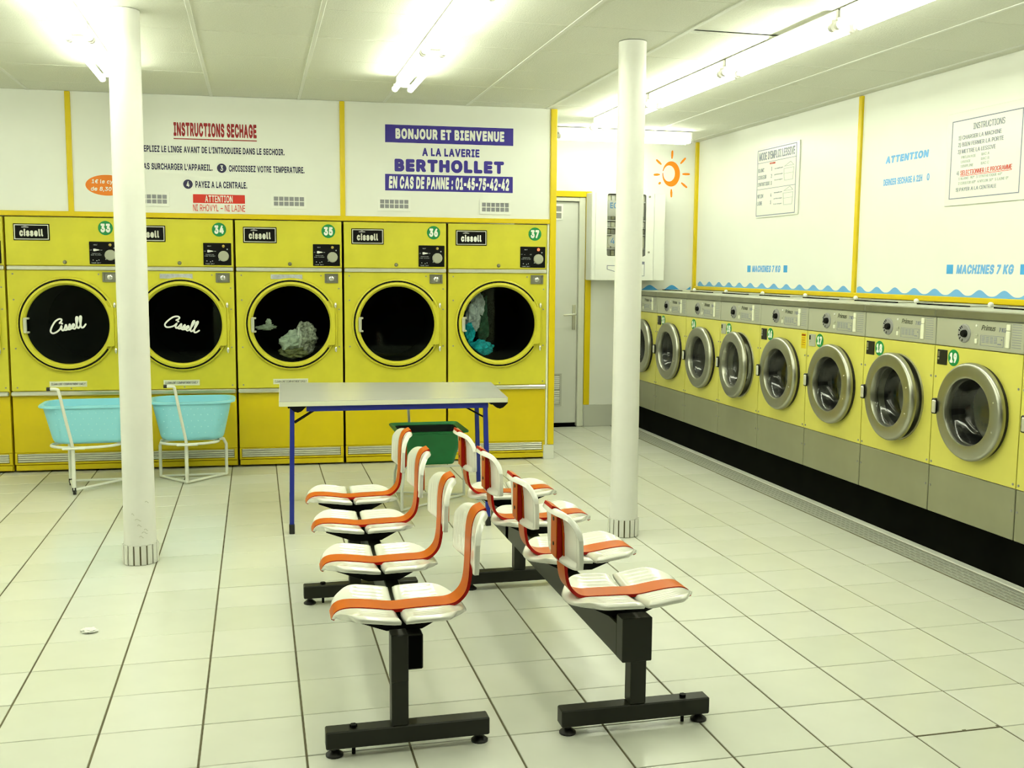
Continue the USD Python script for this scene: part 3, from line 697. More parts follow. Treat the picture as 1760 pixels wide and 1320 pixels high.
# ------------------------------------------------------------------ right wall: boards, lettering, waves (local x = -y)
s = decal('instruction_board', 'white detergent board lettered MODE D\'EMPLOI LESSIVE on the right wall', 'sign', 'r')
X0, X1, Z0, Z1 = -8.42, -7.745, 2.012, 2.575
part(s, 'board', rbox(X0 - .005, X1 + .045, -.012, -.001, Z0 - .014, Z1 + .014, .002), 'board', smooth=False)
fr = sbox(X0, Z0, X1, Z1)
part(s, 'border', slab(fr.difference(fr.buffer(-.007)).union(sbox(X0, 2.462, X1, 2.466)).union(sbox(X0, 2.238, X1, 2.242)), -.012), 'greyink', smooth=False)
part(s, 'heading', text("MODE D'EMPLOI LESSIVE", X0 + .03, X1 - .03, 2.484, 2.552, -.012, .03), 'greyink', smooth=False)
part(s, 'programme_word', text('PROGRAMME', X0 + .225, X0 + .325, 2.440, 2.455, -.012, .0), M['red'], smooth=False)
for t_, z, w in (('BLANC', 2.385, .105), ('COULEUR', 2.325, .15), ('SYNTHETIQUE', 2.265, .21), ('NYLON', 2.165, .10), ('LAINE', 2.105, .085)):
    part(s, 'line', text(t_, X0 + .02, X0 + .02 + w, z, z + .034, -.012, .0), 'greyink', smooth=False)
for t_, z in (('1', 2.385), ('2', 2.325), ('3', 2.265), ('4', 2.165), ('5', 2.105)):
    part(s, 'line_number', text(t_, X0 + .255, X0 + .268, z, z + .032, -.012, .02), 'greyink', smooth=False)
for z0 in (2.285, 2.085):
    cup = Polygon([(X1 - .19, z0), (X1 - .05, z0), (X1 - .035, z0 + .10), (X1 - .205, z0 + .10)])
    lid = Polygon([(X1 - .205, z0 + .115), (X1 - .09, z0 + .150), (X1 - .035, z0 + .115)])
    part(s, 'dose_diagram', slab(unary_union([cup.difference(cup.buffer(-.004)), lid.difference(lid.buffer(-.004)), sbox(X1 - .20, z0 + .055, X1 - .04, z0 + .058)]), -.012), 'paleink', smooth=False)
    part(s, 'dose_caption', [text(w, X1 - .36, X1 - .22, z0 + q, z0 + q + .012, -.012) for w, q in (('assouplissant', .105), ('prélavage', .055), ('lavage', .01))], 'greyink', smooth=False)
s = decal('instruction_board', 'white board with numbered INSTRUCTIONS on the right wall at the picture edge', 'sign', 'r')
X0, X1, Z0, Z1 = -5.80, -5.175, 1.995, 2.475
part(s, 'board', rbox(X0 - .045, X1 + .045, -.012, -.001, Z0 - .04, Z1 + .05, .002), 'board', smooth=False)
fr = sbox(X0, Z0, X1, Z1)
part(s, 'border', slab(fr.difference(fr.buffer(-.006)), -.012), 'greyink', smooth=False)
for t_, a, b, z, h, m_ in (('INSTRUCTIONS', .20, .475, 2.405, .038, 'greyink'), ('1) CHARGER LA MACHINE', .065, .45, 2.350, .030, 'greyink'), ('2) BIEN FERMER LA PORTE', .065, .47, 2.308, .030, 'greyink'), ('3) METTRE LA LESSIVE', .065, .405, 2.266, .030, 'greyink'),
        ('PRELAVAGE', .10, .235, 2.238, .017, 'paleink'), ('BAC A', .285, .355, 2.240, .017, 'paleink'), ('LAVAGE', .10, .19, 2.211, .017, 'paleink'), ('BAC B', .285, .355, 2.213, .017, 'paleink'), ('SOUPLINE', .10, .215, 2.184, .017, 'paleink'), ('BAC C', .285, .355, 2.186, .017, 'paleink'),
        ('4)', .065, .085, 2.138, .028, 'greyink'), ('SELECTIONNER LE PROGRAMME', .10, .555, 2.138, .028, 'red'), ('1 BLANC  90°  3 SYNTHETIQUE 40°', .085, .475, 2.108, .017, 'paleink'), ('2 COULEUR 60°  4 NYLON 30°  5 LAINE 0°', .085, .53, 2.080, .017, 'paleink'), ('5) PAYER A LA CENTRALE', .065, .43, 2.036, .027, 'greyink')):
    part(s, 'line', text(t_, X0 + a, X0 + b, z, z + h, -.012, .0), m_, smooth=False)
part(s, 'underline', slab(sbox(X0 + .10, 2.131, X0 + .555, 2.134), -.012), 'red', smooth=False)
s = decal('wall_lettering', 'light blue ATTENTION lettering on the right wall between the two boards', 'lettering', 'r')
part(s, 'heading', text('ATTENTION', -6.520, -6.044, 2.285, 2.335, 0, .10, .1), 'skyblue', smooth=False)
part(s, 'line', text('DERNIER SECHAGE A 21H', -6.535, -6.10, 2.135, 2.180, 0, .05), 'skyblue', smooth=False)
part(s, 'line', text('0', -6.050, -6.025, 2.135, 2.180, 0, .05), 'skyblue', smooth=False)
for a, lab in ((-8.575, 'light blue MACHINES 7 KG lettering on the rear part of the right wall'), (-5.80, 'light blue MACHINES 7 KG lettering on the front part of the right wall')):
    s = decal('wall_lettering', lab, 'lettering', 'r')
    part(s, 'line', text('MACHINES 7 KG', a + .095, a + .605, 1.530, 1.588, 0, .08, .18), 'skyblue', smooth=False)
    for q in (a, a + .66): part(s, 'square', slab(sbox(q, 1.530, q + .062, 1.588), 0), 'skyblue2', smooth=False)
def waves(x0, x1, zb, zt, zl, per, ph):
    x = np.linspace(x0, x1, max(30, int((x1 - x0) / .012)))
    c = (.5 + .5 * np.cos((x - ph) * 2 * np.pi / per)) ** 1.35
    z = zl + (zt - zl) * c
    return Polygon([(x0, zb)] + list(zip(x, z)) + [(x1, zb)])
for a, b, lab in ((-9.64, -6.87, 'light blue wave frieze on the rear part of the right wall'), (-6.81, -3.0, 'light blue wave frieze on the front part of the right wall')):
    s = decal('wave_frieze', lab, 'wall decoration', 'r')
    part(s, 'waves', slab(waves(a, b, 1.38, 1.434, 1.396, .2165, -9.374), 0, .001), 'skyblue', smooth=False)
s = decal('wave_frieze', 'blue wave frieze on the rear wall beside the dispenser', 'wall decoration', 'b')
part(s, 'waves', slab(waves(3.62, 4.225, 1.30, 1.395, 1.345, .235, 3.79), 0, .001), M['skyblue2'], smooth=False)
s = decal('sun_decal', 'orange drawn sun on the rear wall right of the dispenser', 'wall decoration', 'b')
SX, SZ = 3.990, 2.483
ringo = shapely.affinity.scale(Point(SX, SZ).buffer(1, 40), .092, .122)
inn = shapely.affinity.scale(Point(SX - .022, SZ + .004).buffer(1, 40), .062, .078)
cut = Polygon([(SX - .13, SZ + .012), (SX - .06, SZ + .035), (SX - .06, SZ + .01), (SX - .13, SZ + .002)])
part(s, 'sun_ring', slab(ringo.difference(inn).difference(cut), 0), 'sun', smooth=False)
for a, l in ((88, 1), (47, 1), (1, 1), (-37, 1), (-88, 1), (-142, .35), (-176, .8), (140, .9)):
    ray = Polygon([(.118, -.006), (.15, -.011), (.19, -.009), (.20, 0), (.19, .009), (.15, .011), (.118, .006)])
    ray = shapely.affinity.scale(ray, 1, 1, origin=(.118, 0)) if l == 1 else shapely.affinity.scale(ray, l, 1, origin=(.118, 0))
    ray = shapely.affinity.rotate(shapely.affinity.translate(ray, .03 * abs(math.sin(math.radians(a))), 0), a, origin=(0, 0))
    part(s, 'sun_ray', slab(shapely.affinity.translate(ray, SX, SZ), 0), 'sun', smooth=False)

# ------------------------------------------------------------------ detergent dispenser
t = thing('detergent_dispenser', 'white wall mounted detergent dispenser with glazed front behind the right column', 'vending machine', (0, YB - .2, 0))
A0, A1, B0, B1 = 3.118, 3.858, 1.441, 2.272
part(t, 'case', drill(rbox(A0, A1, .012, .198, B0, B1, .006), [box(3.262, 3.668, -.05, .15, 1.662, 2.278 - .01)]), 'wall', smooth=False)
wn = rrect(3.268, 3.662, 1.672, 2.262, .02)
part(t, 'front_door', extrude(sbox(A0 + .035, B0 + .002, 3.742, B1 - .002).difference(wn), .012).apply_translation([0, .012, 0]), 'wall', smooth=False)
part(t, 'side_panel', rbox(3.746, A1 - .001, 0, .012, B0 + .002, B1 - .002, .002), 'wall', smooth=False)
part(t, 'glass', slab(wn.buffer(.004), .011, .003), usdkit.material(stage, '/World/Looks/dispenser_pane', {
    'f': ('fresnel', {'IOR': 1.3}), 't': ('transparent_bsdf', {'color': (.98, .98, .98)}), 'g': ('glossy_bsdf', {'roughness': .05}), 'm': ('mix_closure', {})},
    [('f.fac', 'm.fac'), ('t.BSDF', 'm.closure1'), ('g.BSDF', 'm.closure2')], surface='m.closure'), smooth=False)
for z in (1.735, 1.870, 1.935, 2.005, 2.180):
    part(t, 'shelf', rbox(3.27, 3.66, .02, .145, z, z + .012, .002), 'white', smooth=False)
pk = [('grate', 0), ('cream', 1), ('lip', 2), ('white', 3)]
for r_, (z0, z1) in enumerate(((1.676, 1.732), (1.75, 1.865), (1.885, 1.93), (1.95, 2.0), (2.02, 2.176), (2.195, 2.255))):
    for q in range(9):
        x = 3.274 + q * .043
        part(t, 'product_box', rbox(x, x + .036, .024, .135, z0, z1 - .004, .002), pk[(q * 2 + r_) % 4][0], smooth=False)
part(t, 'price_card', rbox(3.275, 3.64, .016, .020, 2.050, 2.200, .001), 'white', smooth=False)
part(t, 'price_card_text', text('EC', 3.300, 3.375, 2.125, 2.180, .016, .03), 'skyblue', smooth=False)
part(t, 'price_disc', dot(3.345, 1.815, .060, .018, .002, 28), 'board')
part(t, 'price_disc_text', text('4', 3.310, 3.350, 1.790, 1.845, .016, .0), 'skyblue', smooth=False)
for z in (2.241, 1.712): part(t, 'lock', dot(3.695, z, .010, 0, .006, 16), 'steel')
sh = Polygon([(3.272, 1.585), (3.45, 1.585), (3.45, 1.545), (3.36, 1.520), (3.272, 1.545)])
part(t, 'emblem', slab(sh.difference(sh.buffer(-.006)), 0), 'greyink', smooth=False)
part(t, 'notice', slab(sbox(3.56, 1.482, 3.655, 1.622).difference(sbox(3.565, 1.487, 3.650, 1.595)), 0), 'greyink', smooth=False)

# ------------------------------------------------------------------ beam seating
US = [(.235, .413), (.222, .436), (.195, .4475), (.150, .4475), (.095, .441), (.035, .433), (-.03, .435), (-.10, .4365), (-.150, .438), (-.180, .449), (-.204, .476), (-.214, .513), (-.218, .56), (-.220, .61), (-.2215, .66), (-.228, .708), (-.244, .741), (-.272, .755)]
path = smoothpath(US, 5)
def strip(w, th, inset=0.):
    """The bent strap: a ribbon of width w along the path, th thick below it."""
    p = path; T = np.gradient(p, axis=0); T /= np.linalg.norm(T, axis=1)[:, None]
    N = np.stack([-T[:, 1], T[:, 0]], -1)            # to the sitter's side?
    if N[len(p) // 4] @ [0, 1] < 0: N = -N
    top, bot = p, p - N * th
    return top, bot
top, bot = strip(.09, .011)
def ribbon():
    k = len(top); w = .0455
    v = np.vstack([np.c_[top[:, 0], np.full(k, -w), top[:, 1]], np.c_[top[:, 0], np.full(k, w), top[:, 1]], np.c_[bot[:, 0], np.full(k, -w), bot[:, 1]], np.c_[bot[:, 0], np.full(k, w), bot[:, 1]]])
    f, e = [], []
    for i in range(k - 1):
        f += [[i, i + 1, k + i + 1], [i, k + i + 1, k + i], [2 * k + i, 3 * k + i + 1, 2 * k + i + 1], [2 * k + i, 3 * k + i, 3 * k + i + 1]]
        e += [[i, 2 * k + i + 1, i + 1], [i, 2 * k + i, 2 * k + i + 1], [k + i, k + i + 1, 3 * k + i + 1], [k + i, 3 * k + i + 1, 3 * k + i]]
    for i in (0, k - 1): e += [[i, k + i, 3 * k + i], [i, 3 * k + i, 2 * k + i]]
    a, b = trimesh.Trimesh(v, f, process=False), trimesh.Trimesh(v, e, process=False)
    for m in (a, b): m.remove_unreferenced_vertices()
    return a, b
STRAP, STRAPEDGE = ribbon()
if STRAP.face_normals[np.argmax(STRAP.triangles_center[:, 2] * (STRAP.triangles_center[:, 0] > .1))][2] < 0: STRAP.invert()
def zs(u):
    o = np.argsort(path[:60, 0]); return np.interp(u, path[:60, 0][o], path[:60, 1][o])
def closed_grid(Tp, Bt):
    """Two (n, m, 3) grids made one closed surface."""
    n, m = Tp.shape[:2]; v = np.vstack([Tp.reshape(-1, 3), Bt.reshape(-1, 3)]); o = n * m; f = []
    for i in range(n - 1):
        for j in range(m - 1):
            a, b, c, d = i * m + j, i * m + j + 1, (i + 1) * m + j + 1, (i + 1) * m + j
            f += [[a, b, c], [a, c, d], [o + a, o + c, o + b], [o + a, o + d, o + c]]
    rim = [(i, 0) for i in range(n)] + [(n - 1, j) for j in range(1, m)] + [(i, m - 1) for i in range(n - 2, -1, -1)] + [(0, j) for j in range(m - 2, 0, -1)]
    ids = [i * m + j for i, j in rim]
    for a, b in zip(ids, ids[1:] + ids[:1]): f += [[a, b, o + b], [a, o + b, o + a]]
    msh = trimesh.Trimesh(v, f, process=False)
    if msh.volume < 0: msh.invert()
    return msh
HW = .192
def seat_pad(front):
    n, m = 30, 49
    ss, tt = np.linspace(0, 1, n), np.linspace(-1, 1, m)
    ue, ui = (.237, .026) if front else (-.212, .010)     # outer end, inner end
    S, Tt = np.meshgrid(ss, tt, indexing='ij')
    k = np.clip((S - .45) / .55, 0, 1)
    hw = HW * (1 - .30 * k ** 2.6 - .05 * np.clip(.1 - S, 0, 1) * 10 * .6)
    V = hw * Tt
    U = ui + (ue - ui) * S - (ue - ui) * .26 * np.abs(Tt) ** 2.6 * k ** 1.3
    Z = zs(np.clip(U, -.20, .235)) - .0045 + .022 * (V / HW) ** 2
    if front: Z = Z + .70 * Tt ** 2 * np.clip(.4475 - zs(np.clip(U, .15, .235)), 0, 1)
    else: Z = np.where(U < -.12, .437 - .0045 + .022 * (V / HW) ** 2 - .25 * (1 - .6 * Tt ** 2) * np.clip(-.15 - U, 0, 1) ** 1.1, Z)
    edge = np.maximum(np.abs(Tt), np.where(S < .5, (1 - 2 * S) * .97, (2 * S - 1) * (.86 if front else .97)))
    Z = Z - .016 * np.clip((edge - .84) / .16, 0, 1) ** 2.2
    rib = sum(np.exp(-((np.abs(V) - c) / .0042) ** 2) for c in (.072, .098, .124, .150))
    Z = Z - .0052 * rib * np.clip((S - .13) * 12, 0, 1) * np.clip((.62 - S) * 9, 0, 1)
    Tp = np.stack([U, V, Z], -1)
    Bt = np.stack([ui + (U - ui) * .96, V * .95, np.minimum(Z - .010, Z.max() - .030 - .02 * 0)], -1)
    Bt[..., 2] = np.minimum(zs(np.clip(U * .9, -.15, .19)) - .028 + .020 * (V / HW) ** 2, Z - .005)
    return closed_grid(Tp, Bt)
FRONT, REAR = seat_pad(True), seat_pad(False)
bp = path[np.argmax(path[:, 1] > .556):]
barc = np.concatenate([[0], np.cumsum(np.linalg.norm(np.diff(bp, axis=0), axis=1))])
def back_pad():
    n, m = 40, 45
    S, Tt = np.meshgrid(np.linspace(0, 1, n), np.linspace(-1, 1, m), indexing='ij')
    V = HW * Tt * (1 - .07 * np.clip(.2 - S, 0, 1) * 5 * .4)
    L = barc[-1]
    smax = L - .105 * np.abs(Tt) ** 3.2; smin = .012 * np.abs(Tt) ** 6
    A = smin + (smax - smin) * S
    U, Z = np.interp(A, barc, bp[:, 0]), np.interp(A, barc, bp[:, 1])
    dU, dZ = np.interp(A + .004, barc, bp[:, 0]) - np.interp(A - .004, barc, bp[:, 0]), np.interp(A + .004, barc, bp[:, 1]) - np.interp(A - .004, barc, bp[:, 1])
    l = np.hypot(dU, dZ) + 1e-9; nu, nz = dZ / l, -dU / l
    cc = .024 * np.abs(Tt) ** 1.8
    rib = sum(np.exp(-((np.abs(V) - c) / .0042) ** 2) for c in (.075, .10, .125, .15)) * np.clip(S * 12 - .8, 0, 1) * np.clip((.78 - S) * 9, 0, 1)
    edge = np.maximum(np.abs(Tt), np.abs(2 * S - 1))
    off = -.004 - .0038 * rib - .008 * np.clip((edge - .88) / .12, 0, 1) ** 2
    Tp = np.stack([U + cc + nu * off, V, Z + nz * off], -1)
    offb = -.010 - .016 * np.clip((edge - .80) / .10, 0, 1)
    Bt = np.stack([U + cc + nu * offb, V * .985, Z + nz * offb], -1)
    return closed_grid(Tp, Bt)
BACK = back_pad()
def rib_block():
    """The strap's rear channel behind the backrest: side profile extruded across."""
    q = [(u - .013, z) for u, z in bp[:int(len(bp) * .86)]]
    poly = Polygon(q + [(-.2515, q[-1][1] + .002), (-.2505, bp[0][1] + .012), (q[0][0] - .012, bp[0][1])]).buffer(0)
    m = trimesh.creation.extrude_polygon(poly, .066, engine='earcut'); m.apply_translation([0, 0, -.033])
    m.apply_transform([[1, 0, 0, 0], [0, 0, -1, 0], [0, 1, 0, 0], [0, 0, 0, 1]])
    return m
RIB = rib_block()
def flip(m, s):
    m = m.copy()
    if s < 0: m.apply_transform(np.diag([-1., 1, 1, 1]))
    return m
def bench(xc, s, seat_y, bar_y, label, sleeve, colx):
    t = thing('bench_seating', label, 'bench', (xc, bar_y[0], 0))
    y00 = bar_y[0]
    bx = sorted((-.003 * s, -.058 * s))
    part(t, 'beam', rbox(bx[0], bx[1], .055 if s < 0 else .028, seat_y[-1] + .16 - y00, .237, .356, .004), 'frame', smooth=False)
    if s < 0: part(t, 'beam_end_cap', rbox(bx[0] + .004, bx[1] - .004, .0535, .056, .241, .352, .001), 'void', smooth=False)
    for i, yb in enumerate(bar_y):
        y = yb - y00
        f = thing('leg', parent=t, loc=(0, y, 0))
        part(f, 'foot_bar', rbox(-.263, .263, -.029, .029, .030, .088, .004), 'frame', smooth=False)
        part(f, 'upright', rbox(colx[0], colx[1], -.028, .028, .088, .245, .003), 'frame', smooth=False)
        part(f, 'bracket_sleeve', rbox(sleeve[0], sleeve[1], -.031, .031, .237 if s > 0 else .232, .388, .003), 'frame', smooth=False)
        for q in (-.235, .235):
            ft = trimesh.util.concatenate([cyl([q, 0, .012], [q, 0, .034], .010, 12), trimesh.convex.convex_hull(np.array([[q + r * math.cos(a), r * math.sin(a), z] for r, z in ((.028, 0), (.028, .006), (.013, .018)) for a in np.arange(16) * np.pi / 8]))])
            part(f, 'levelling_foot', ft, 'rubber', smooth=40)
        q = -.175 * (1 if s < 0 else -1)
        part(f, 'floor_bolt', [cyl([q, 0, 0], [q, 0, .094], .006, 10), cyl([q, 0, .088], [q, 0, .097], .012, 6)], 'black', smooth=False)
    for y in seat_y:
        c = thing('seat', parent=t, loc=(0, y - y00, 0))
        part(c, 'front_pad', flip(FRONT, s), 'plasticw', smooth=50, label='white ribbed front half of the seat')
        part(c, 'rear_pad', flip(REAR, s), 'plasticw', smooth=50, label='white ribbed rear half of the seat')
        part(c, 'backrest', flip(BACK, s), 'plasticw', smooth=50, label='white curved ribbed backrest')
        part(c, 'strap', flip(STRAP, s), 'strap', smooth=60, label='orange bent strap running over seat and back')
        part(c, 'strap_edge_shade', flip(STRAPEDGE, s), 'strapshade', smooth=False)  # strap sides in the painted shade colour
        part(c, 'back_channel', flip(RIB, s), 'strapshade', smooth=False, label='channel behind the backrest, its shade painted deep red')
        part(c, 'back_plate', flip(rbox(-.2540, -.2510, -.033, .033, .572, .736, .001), s), 'strap', smooth=False)
        part(c, 'screws', [flip(cyl([-.2535, 0, z], [-.2560, 0, z], .007, 10), s) for z in (.615, .700)], 'frame', smooth=False, kind='stuff')
        br = trimesh.convex.convex_hull(np.array([[u, v, z] for u, z in ((.175, .402), (.175, .412), (-.150, .412), (-.150, .402), (.055, .357), (-.062, .357)) for v in (-.035, .035)]))
        part(c, 'seat_bracket', flip(br, s), 'black', smooth=False)
bench(.450, -1, [3.328, 3.885, 4.480, 5.035], [3.190, 4.735], 'row of four white and orange beam seats on the left, facing left', (-.057, -.002), (-.056, -.002))
bench(1.218, 1, [3.310, 3.855, 4.440, 4.990], [3.180, 4.790], 'row of four white and orange beam seats on the right, facing right', (-.058, .047), (-.026, .030))

# ------------------------------------------------------------------ folding table
TZ = .778
t = thing('folding_table', 'long folding table with grey laminate top and blue steel legs', 'table', (.8, 6.4, 0))
ox, oy = -.8, -6.4
tp = Polygon([(.118, 6.02), (1.448, 5.985), (1.535, 6.83), (.143, 7.03)]).buffer(-.012).buffer(.012, 4)
m = trimesh.creation.extrude_polygon(tp, .030, engine='earcut'); m.apply_translation([ox, oy, TZ - .030]); part(t, 'table_top', m, 'tabletop', smooth=False)
ed = tp.buffer(.003).difference(tp.buffer(-.001)); m = trimesh.creation.extrude_polygon(ed, .026, engine='earcut'); m.apply_translation([ox, oy, TZ - .029]); part(t, 'table_edge', m, M['cream'], smooth=False)
def bar(p, q, w, h):
    p, q = np.array(p, float), np.array(q, float); d = q - p; L = np.linalg.norm(d); d /= L
    a = np.cross(d, [0, 0, 1.0]) if abs(d[2]) < .95 else np.array([1.0, 0, 0]); a /= np.linalg.norm(a); b = np.cross(a, d)
    m = rbox(-w / 2, w / 2, 0, L, -h / 2, h / 2, .002)
    T = np.eye(4); T[:3, 0], T[:3, 1], T[:3, 2], T[:3, 3] = a, d, b, p
    m.apply_transform(T); return m
O = np.array([ox, oy, 0])
legs = [((.190, 6.055), (.178, 6.045)), ((1.318, 6.02), (1.335, 6.00)), ((1.405, 6.70), (1.430, 6.72)), ((.218, 6.90), (.206, 6.92))]
for (a, b) in legs:
    l = thing('leg', parent=t)
    part(l, 'leg_tube', bar(O + [a[0], a[1], TZ - .034], O + [b[0], b[1], .055], .026, .026), 'bluesteel', smooth=False)
    part(l, 'foot_cap', bar(O + [b[0], b[1], .056], O + [b[0], b[1], .0], .031, .031), 'rubber', smooth=False)
part(t, 'side_rail', bar(O + [.27, 6.05, TZ - .048], O + [1.335, 6.02, TZ - .048], .03, .030), 'bluesteel', smooth=False)
part(t, 'side_rail', bar(O + [.29, 6.92, TZ - .048], O + [1.40, 6.74, TZ - .048], .03, .030), 'bluesteel', smooth=False)
for (a, b) in (((.190, 6.055), (.218, 6.90)), ((1.318, 6.02), (1.405, 6.70))):
    part(t, 'end_rail', bar(O + [a[0], a[1], TZ - .045], O + [b[0], b[1], TZ - .045], .026, .022), 'bluesteel', smooth=False)
for (p, q) in (((.195, 6.075, .648), (.33, 6.08, TZ - .05)), ((.205, 6.11, .640), (.345, 6.11, TZ - .05)), ((1.315, 6.05, .655), (1.185, 6.05, TZ - .05)), ((1.405, 6.68, .655), (1.27, 6.69, TZ - .05))):
    part(t, 'brace', cyl(O + np.array(p), O + np.array(q), .005, 8), 'black')
for x, s_ in ((.165, 1), (1.345, 1)):
    w = Polygon([(x, TZ - .032), (x + .105, TZ - .032), (x + .075, TZ - .060), (x + .055, TZ - .066), (x + .035, TZ - .060), (x + .012, TZ - .040), (x, TZ - .040)])
    m = extrude(w, .05); m.apply_translation([ox, oy + (6.07 if x < 1 else 6.03), 0]); part(t, 'corner_bracket', m, 'black', smooth=False)

# ------------------------------------------------------------------ laundry carts and baskets
def loop(hx, hy, r, n=8):
    q = []
    for cxx, cyy, a0 in ((hx - r, hy - r, 0), (-hx + r, hy - r, 90), (-hx + r, -hy + r, 180), (hx - r, -hy + r, 270)):
        for a in np.radians(np.linspace(a0, a0 + 90, n)): q.append([cxx + r * math.cos(a), cyy + r * math.sin(a)])
    return np.array(q)
def loft(sections, cap=True):
    rings = [np.c_[loop(hx, hy, r), np.full(32, z)] for hx, hy, r, z in sections]
    n = 32; v = np.vstack(rings); f = []
    for i in range(len(rings) - 1):
        for j in range(n):
            a, b, c, d = i * n + j, i * n + (j + 1) % n, (i + 1) * n + (j + 1) % n, (i + 1) * n + j
            f += [[a, b, c], [a, c, d]]
    k = len(v); v = np.vstack([v, rings[0].mean(0)[None], rings[-1].mean(0)[None]])
    if not cap:                                       # a closed band: the last ring joins the first
        e = (len(rings) - 1) * n
        for j in range(n): f += [[e + j, e + (j + 1) % n, (j + 1) % n], [e + j, (j + 1) % n, j]]
        v = v[:-2]
    for j in range(n if cap else 0):
        f.append([k, (j + 1) % n, j])
        f.append([k + 1, (len(rings) - 1) * n + j, (len(rings) - 1) * n + (j + 1) % n])
    m = trimesh.Trimesh(v, f, process=False)
    if m.volume < 0: m.invert()
    return m
def basket(x, y, zb, L, h, label, rot=0.):
    t = thing('laundry_basket', label, 'laundry basket', (x, y, zb), rot)
    a, b = L / 2, .215
    part(t, 'basket_body', loft([(a - .115, b - .065, .09, 0), (a - .088, b - .045, .10, .012), (a - .078, b - .040, .10, .035), (a - .03, b - .012, .12, h - .03), (a - .028, b - .012, .12, h - .004), (a - .034, b - .018, .115, h - .004), (a - .083, b - .046, .10, .03), (a - .12, b - .07, .09, .016)]), 'cyan', smooth=50)
    part(t, 'rim', loft([(a - .03, b - .014, .12, h - .012), (a, b, .13, h - .016), (a + .002, b + .001, .13, h - .008), (a - .004, b, .13, h), (a - .032, b - .016, .118, h), (a - .034, b - .018, .115, h - .006)], False), 'cyan', smooth=50, label='flared pale blue rim')
    hs = []
    for r_ in range(5):
        z = .06 + r_ * (h - .11) / 4; k = (z - .035) / (h - .065); yy = -((b - .040) + k * .028)
        for q in np.linspace(-a * .62, a * .62, 9):
            hs.append(cyl([q + .02 * (r_ % 2), yy + .002, z], [q + .02 * (r_ % 2), yy - .0008, z], .0042, 8))
    part(t, 'perforation_light', hs, 'cyanlight', smooth=False, kind='stuff')  # paler discs paint the light that shows through the holes
    return t
def cart(x, y, ztop, hz, label, castors, pole_dx, rear_dx, yr):
    """Wire stand: front leg carries the slanting pole and handle; three legs on a triangular floor frame."""
    t = thing('basket_cart', label, 'laundry cart', (x, y, 0))
    r = .0115
    zf = .035 if castors else .014
    front, rl, rr = np.array([0, 0]), np.array([rear_dx[0], yr]), np.array([rear_dx[1], yr])
    part(t, 'front_leg', tube([(0, 0, zf), (0, 0, ztop * .5), (0, 0, ztop - .02)], .013, 10), 'whitetube', smooth=60)
    for e in (rl, rr): part(t, 'rear_leg', tube([(e[0], e[1], zf), (e[0], e[1], ztop - .06), (e[0] * .93, e[1] - .015, ztop - .02), (e[0] * .8, e[1] - .05, ztop - .012)], r, 10), 'whitetube', smooth=60)
    for p, q in ((front, rl), (rl, rr), (rr, front)):
        part(t, 'floor_rail', cyl([p[0], p[1], zf], [q[0], q[1], zf], .009, 10), 'whitetube')
    pc = (rl + rr + front) / 3
    a = np.arange(33) * 2 * np.pi / 32
    rx = max(abs(rear_dx[0]), abs(rear_dx[1])) * .75
    part(t, 'carrier_ring', tube(np.stack([pc[0] * .9 + rx * np.cos(a), yr * .42 + (yr * .46) * np.sin(a), 0 * a + ztop - .012], -1), .010, 8), 'whitetube', smooth=60)
    part(t, 'carrier_plate', rbox(-.065, .085, -.035, .03, ztop - .022, ztop - .008, .006), 'whitetube', smooth=False)
    part(t, 'pole', tube(smoothpath([(0, -.005, ztop - .02), (0, -.028, ztop + .02), (pole_dx * .5, -.075, (ztop + hz) / 2), (pole_dx * .96, -.112, hz - .03), (pole_dx - .008, -.115, hz - .004), (pole_dx - .055, -.115, hz)], 4), .0105, 10), 'whitetube', smooth=60)
    part(t, 'handle_tip', tube([(pole_dx - .050, -.115, hz), (pole_dx - .072, -.115, hz)], .0125, 10), 'rubber', smooth=False)
    if castors:
        for e in (front, rl, rr):
            c = thing('castor', parent=t, loc=(e[0], e[1], 0))
            part(c, 'castor_fork', rbox(-.012, .012, -.012, .012, .024, .052, .003), 'rubber', smooth=False)
            part(c, 'wheel', cyl([-.009, .012, .018], [.009, .012, .018], .018, 16), 'rubber')
cart(-1.215, 7.40, .335, .735, 'white wire laundry cart with black castors left of the left column', True, -.055, (-.075, .30), .33)
basket(-1.115, 7.62, .338, .655, .265, 'pale blue plastic laundry basket on the castored cart, left of the left column')
cart(-.500, 7.62, .300, .715, 'white wire laundry cart without castors right of the left column', False, -.060, (-.200, .265), .27)
basket(-.462, 7.83, .303, .60, .285, 'pale blue plastic laundry basket on the fixed cart, right of the left column')

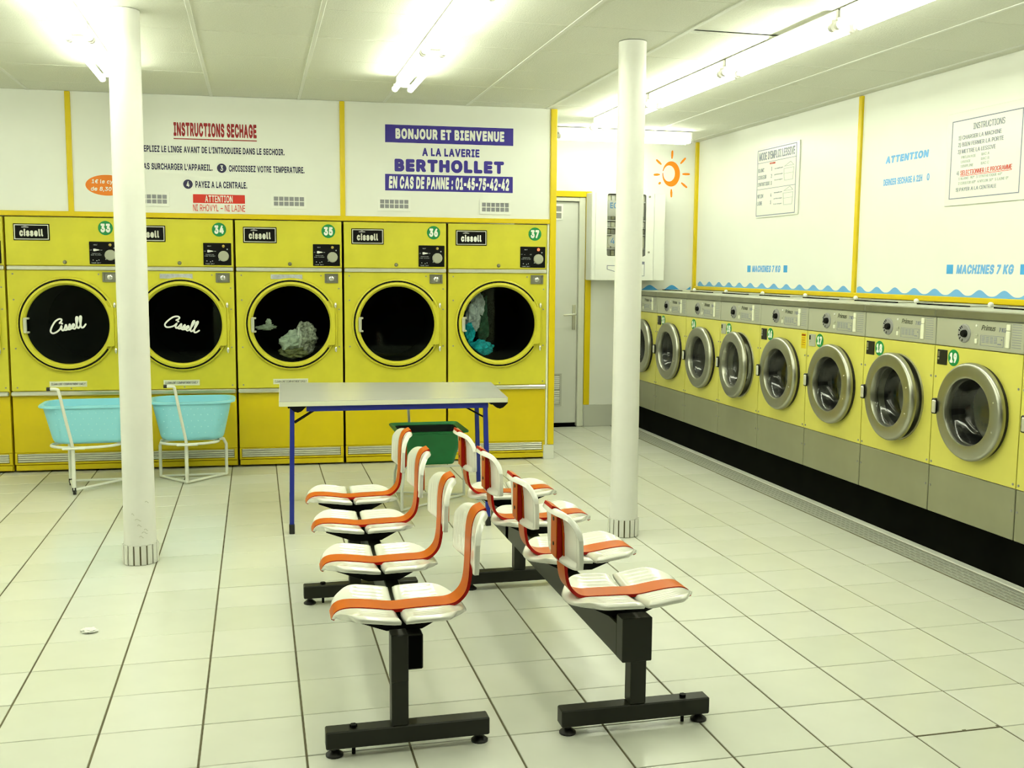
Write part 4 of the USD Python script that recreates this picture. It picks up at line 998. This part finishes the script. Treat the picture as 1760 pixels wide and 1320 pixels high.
# green bin on its stand
t = thing('bin_cart', 'white wire stand with pole carrying the green bin behind the seats', 'laundry cart', (1.10, 6.80, 0))
for q in ((-.225, -.35), (.25, .03), (-.20, .20)):
    part(t, 'stand_leg', tube([(q[0], q[1], .01), (q[0], q[1], .15), (q[0] * .9, q[1] * .85, .245)], .010, 8), 'whitetube', smooth=60)
for p, q in (((-.225, -.35), (.25, .03)), ((.25, .03), (-.20, .20)), ((-.20, .20), (-.225, -.35))):
    part(t, 'floor_rail', cyl([p[0], p[1], .012], [q[0], q[1], .012], .008, 8), 'whitetube')
part(t, 'carrier', [cyl([-.19, -.14, .245], [.20, -.14, .245], .008, 8), cyl([-.19, .16, .245], [.20, .16, .245], .008, 8)], 'whitetube')
part(t, 'pole', tube([(-.09, .26, .245), (-.09, .262, .5), (-.105, .264, .70), (-.13, .264, .715)], .0095, 8), mat('grey_pole', (.42, .43, .38), .4), smooth=60)
part(t, 'pole_foot', cyl([-.09, .16, .248], [-.09, .26, .248], .008, 8), 'whitetube')
b = thing('laundry_bin', 'dark green plastic bin with open top under the table', 'bin', (1.10, 6.80, .255))
part(b, 'bin_body', loft([(.150, .125, .03, 0), (.156, .13, .03, .008), (.205, .195, .03, .215), (.202, .192, .03, .218), (.152, .126, .03, .014)]), 'greenbin', smooth=40)
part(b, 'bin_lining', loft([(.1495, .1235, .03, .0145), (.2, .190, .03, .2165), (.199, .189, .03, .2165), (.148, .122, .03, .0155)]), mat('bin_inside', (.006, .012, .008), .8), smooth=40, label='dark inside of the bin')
part(b, 'bin_rim', loft([(.205, .195, .03, .214), (.237, .222, .035, .222), (.238, .223, .035, .232), (.233, .218, .033, .235), (.202, .192, .03, .220)], False), 'greenbin', smooth=30)

# ------------------------------------------------------------------ small things
m = crumple((0, 0, .004), (.030, .026, .006), 91, .5, sub=4)
m.apply_translation([0, 0, -m.bounds[0, 2]])
t = part('/World', 'paper_tissue', m, 'white', smooth=True, label='small crumpled white tissue on the floor tiles at lower left', cat='tissue', loc=(-.712, 4.553, .0005))
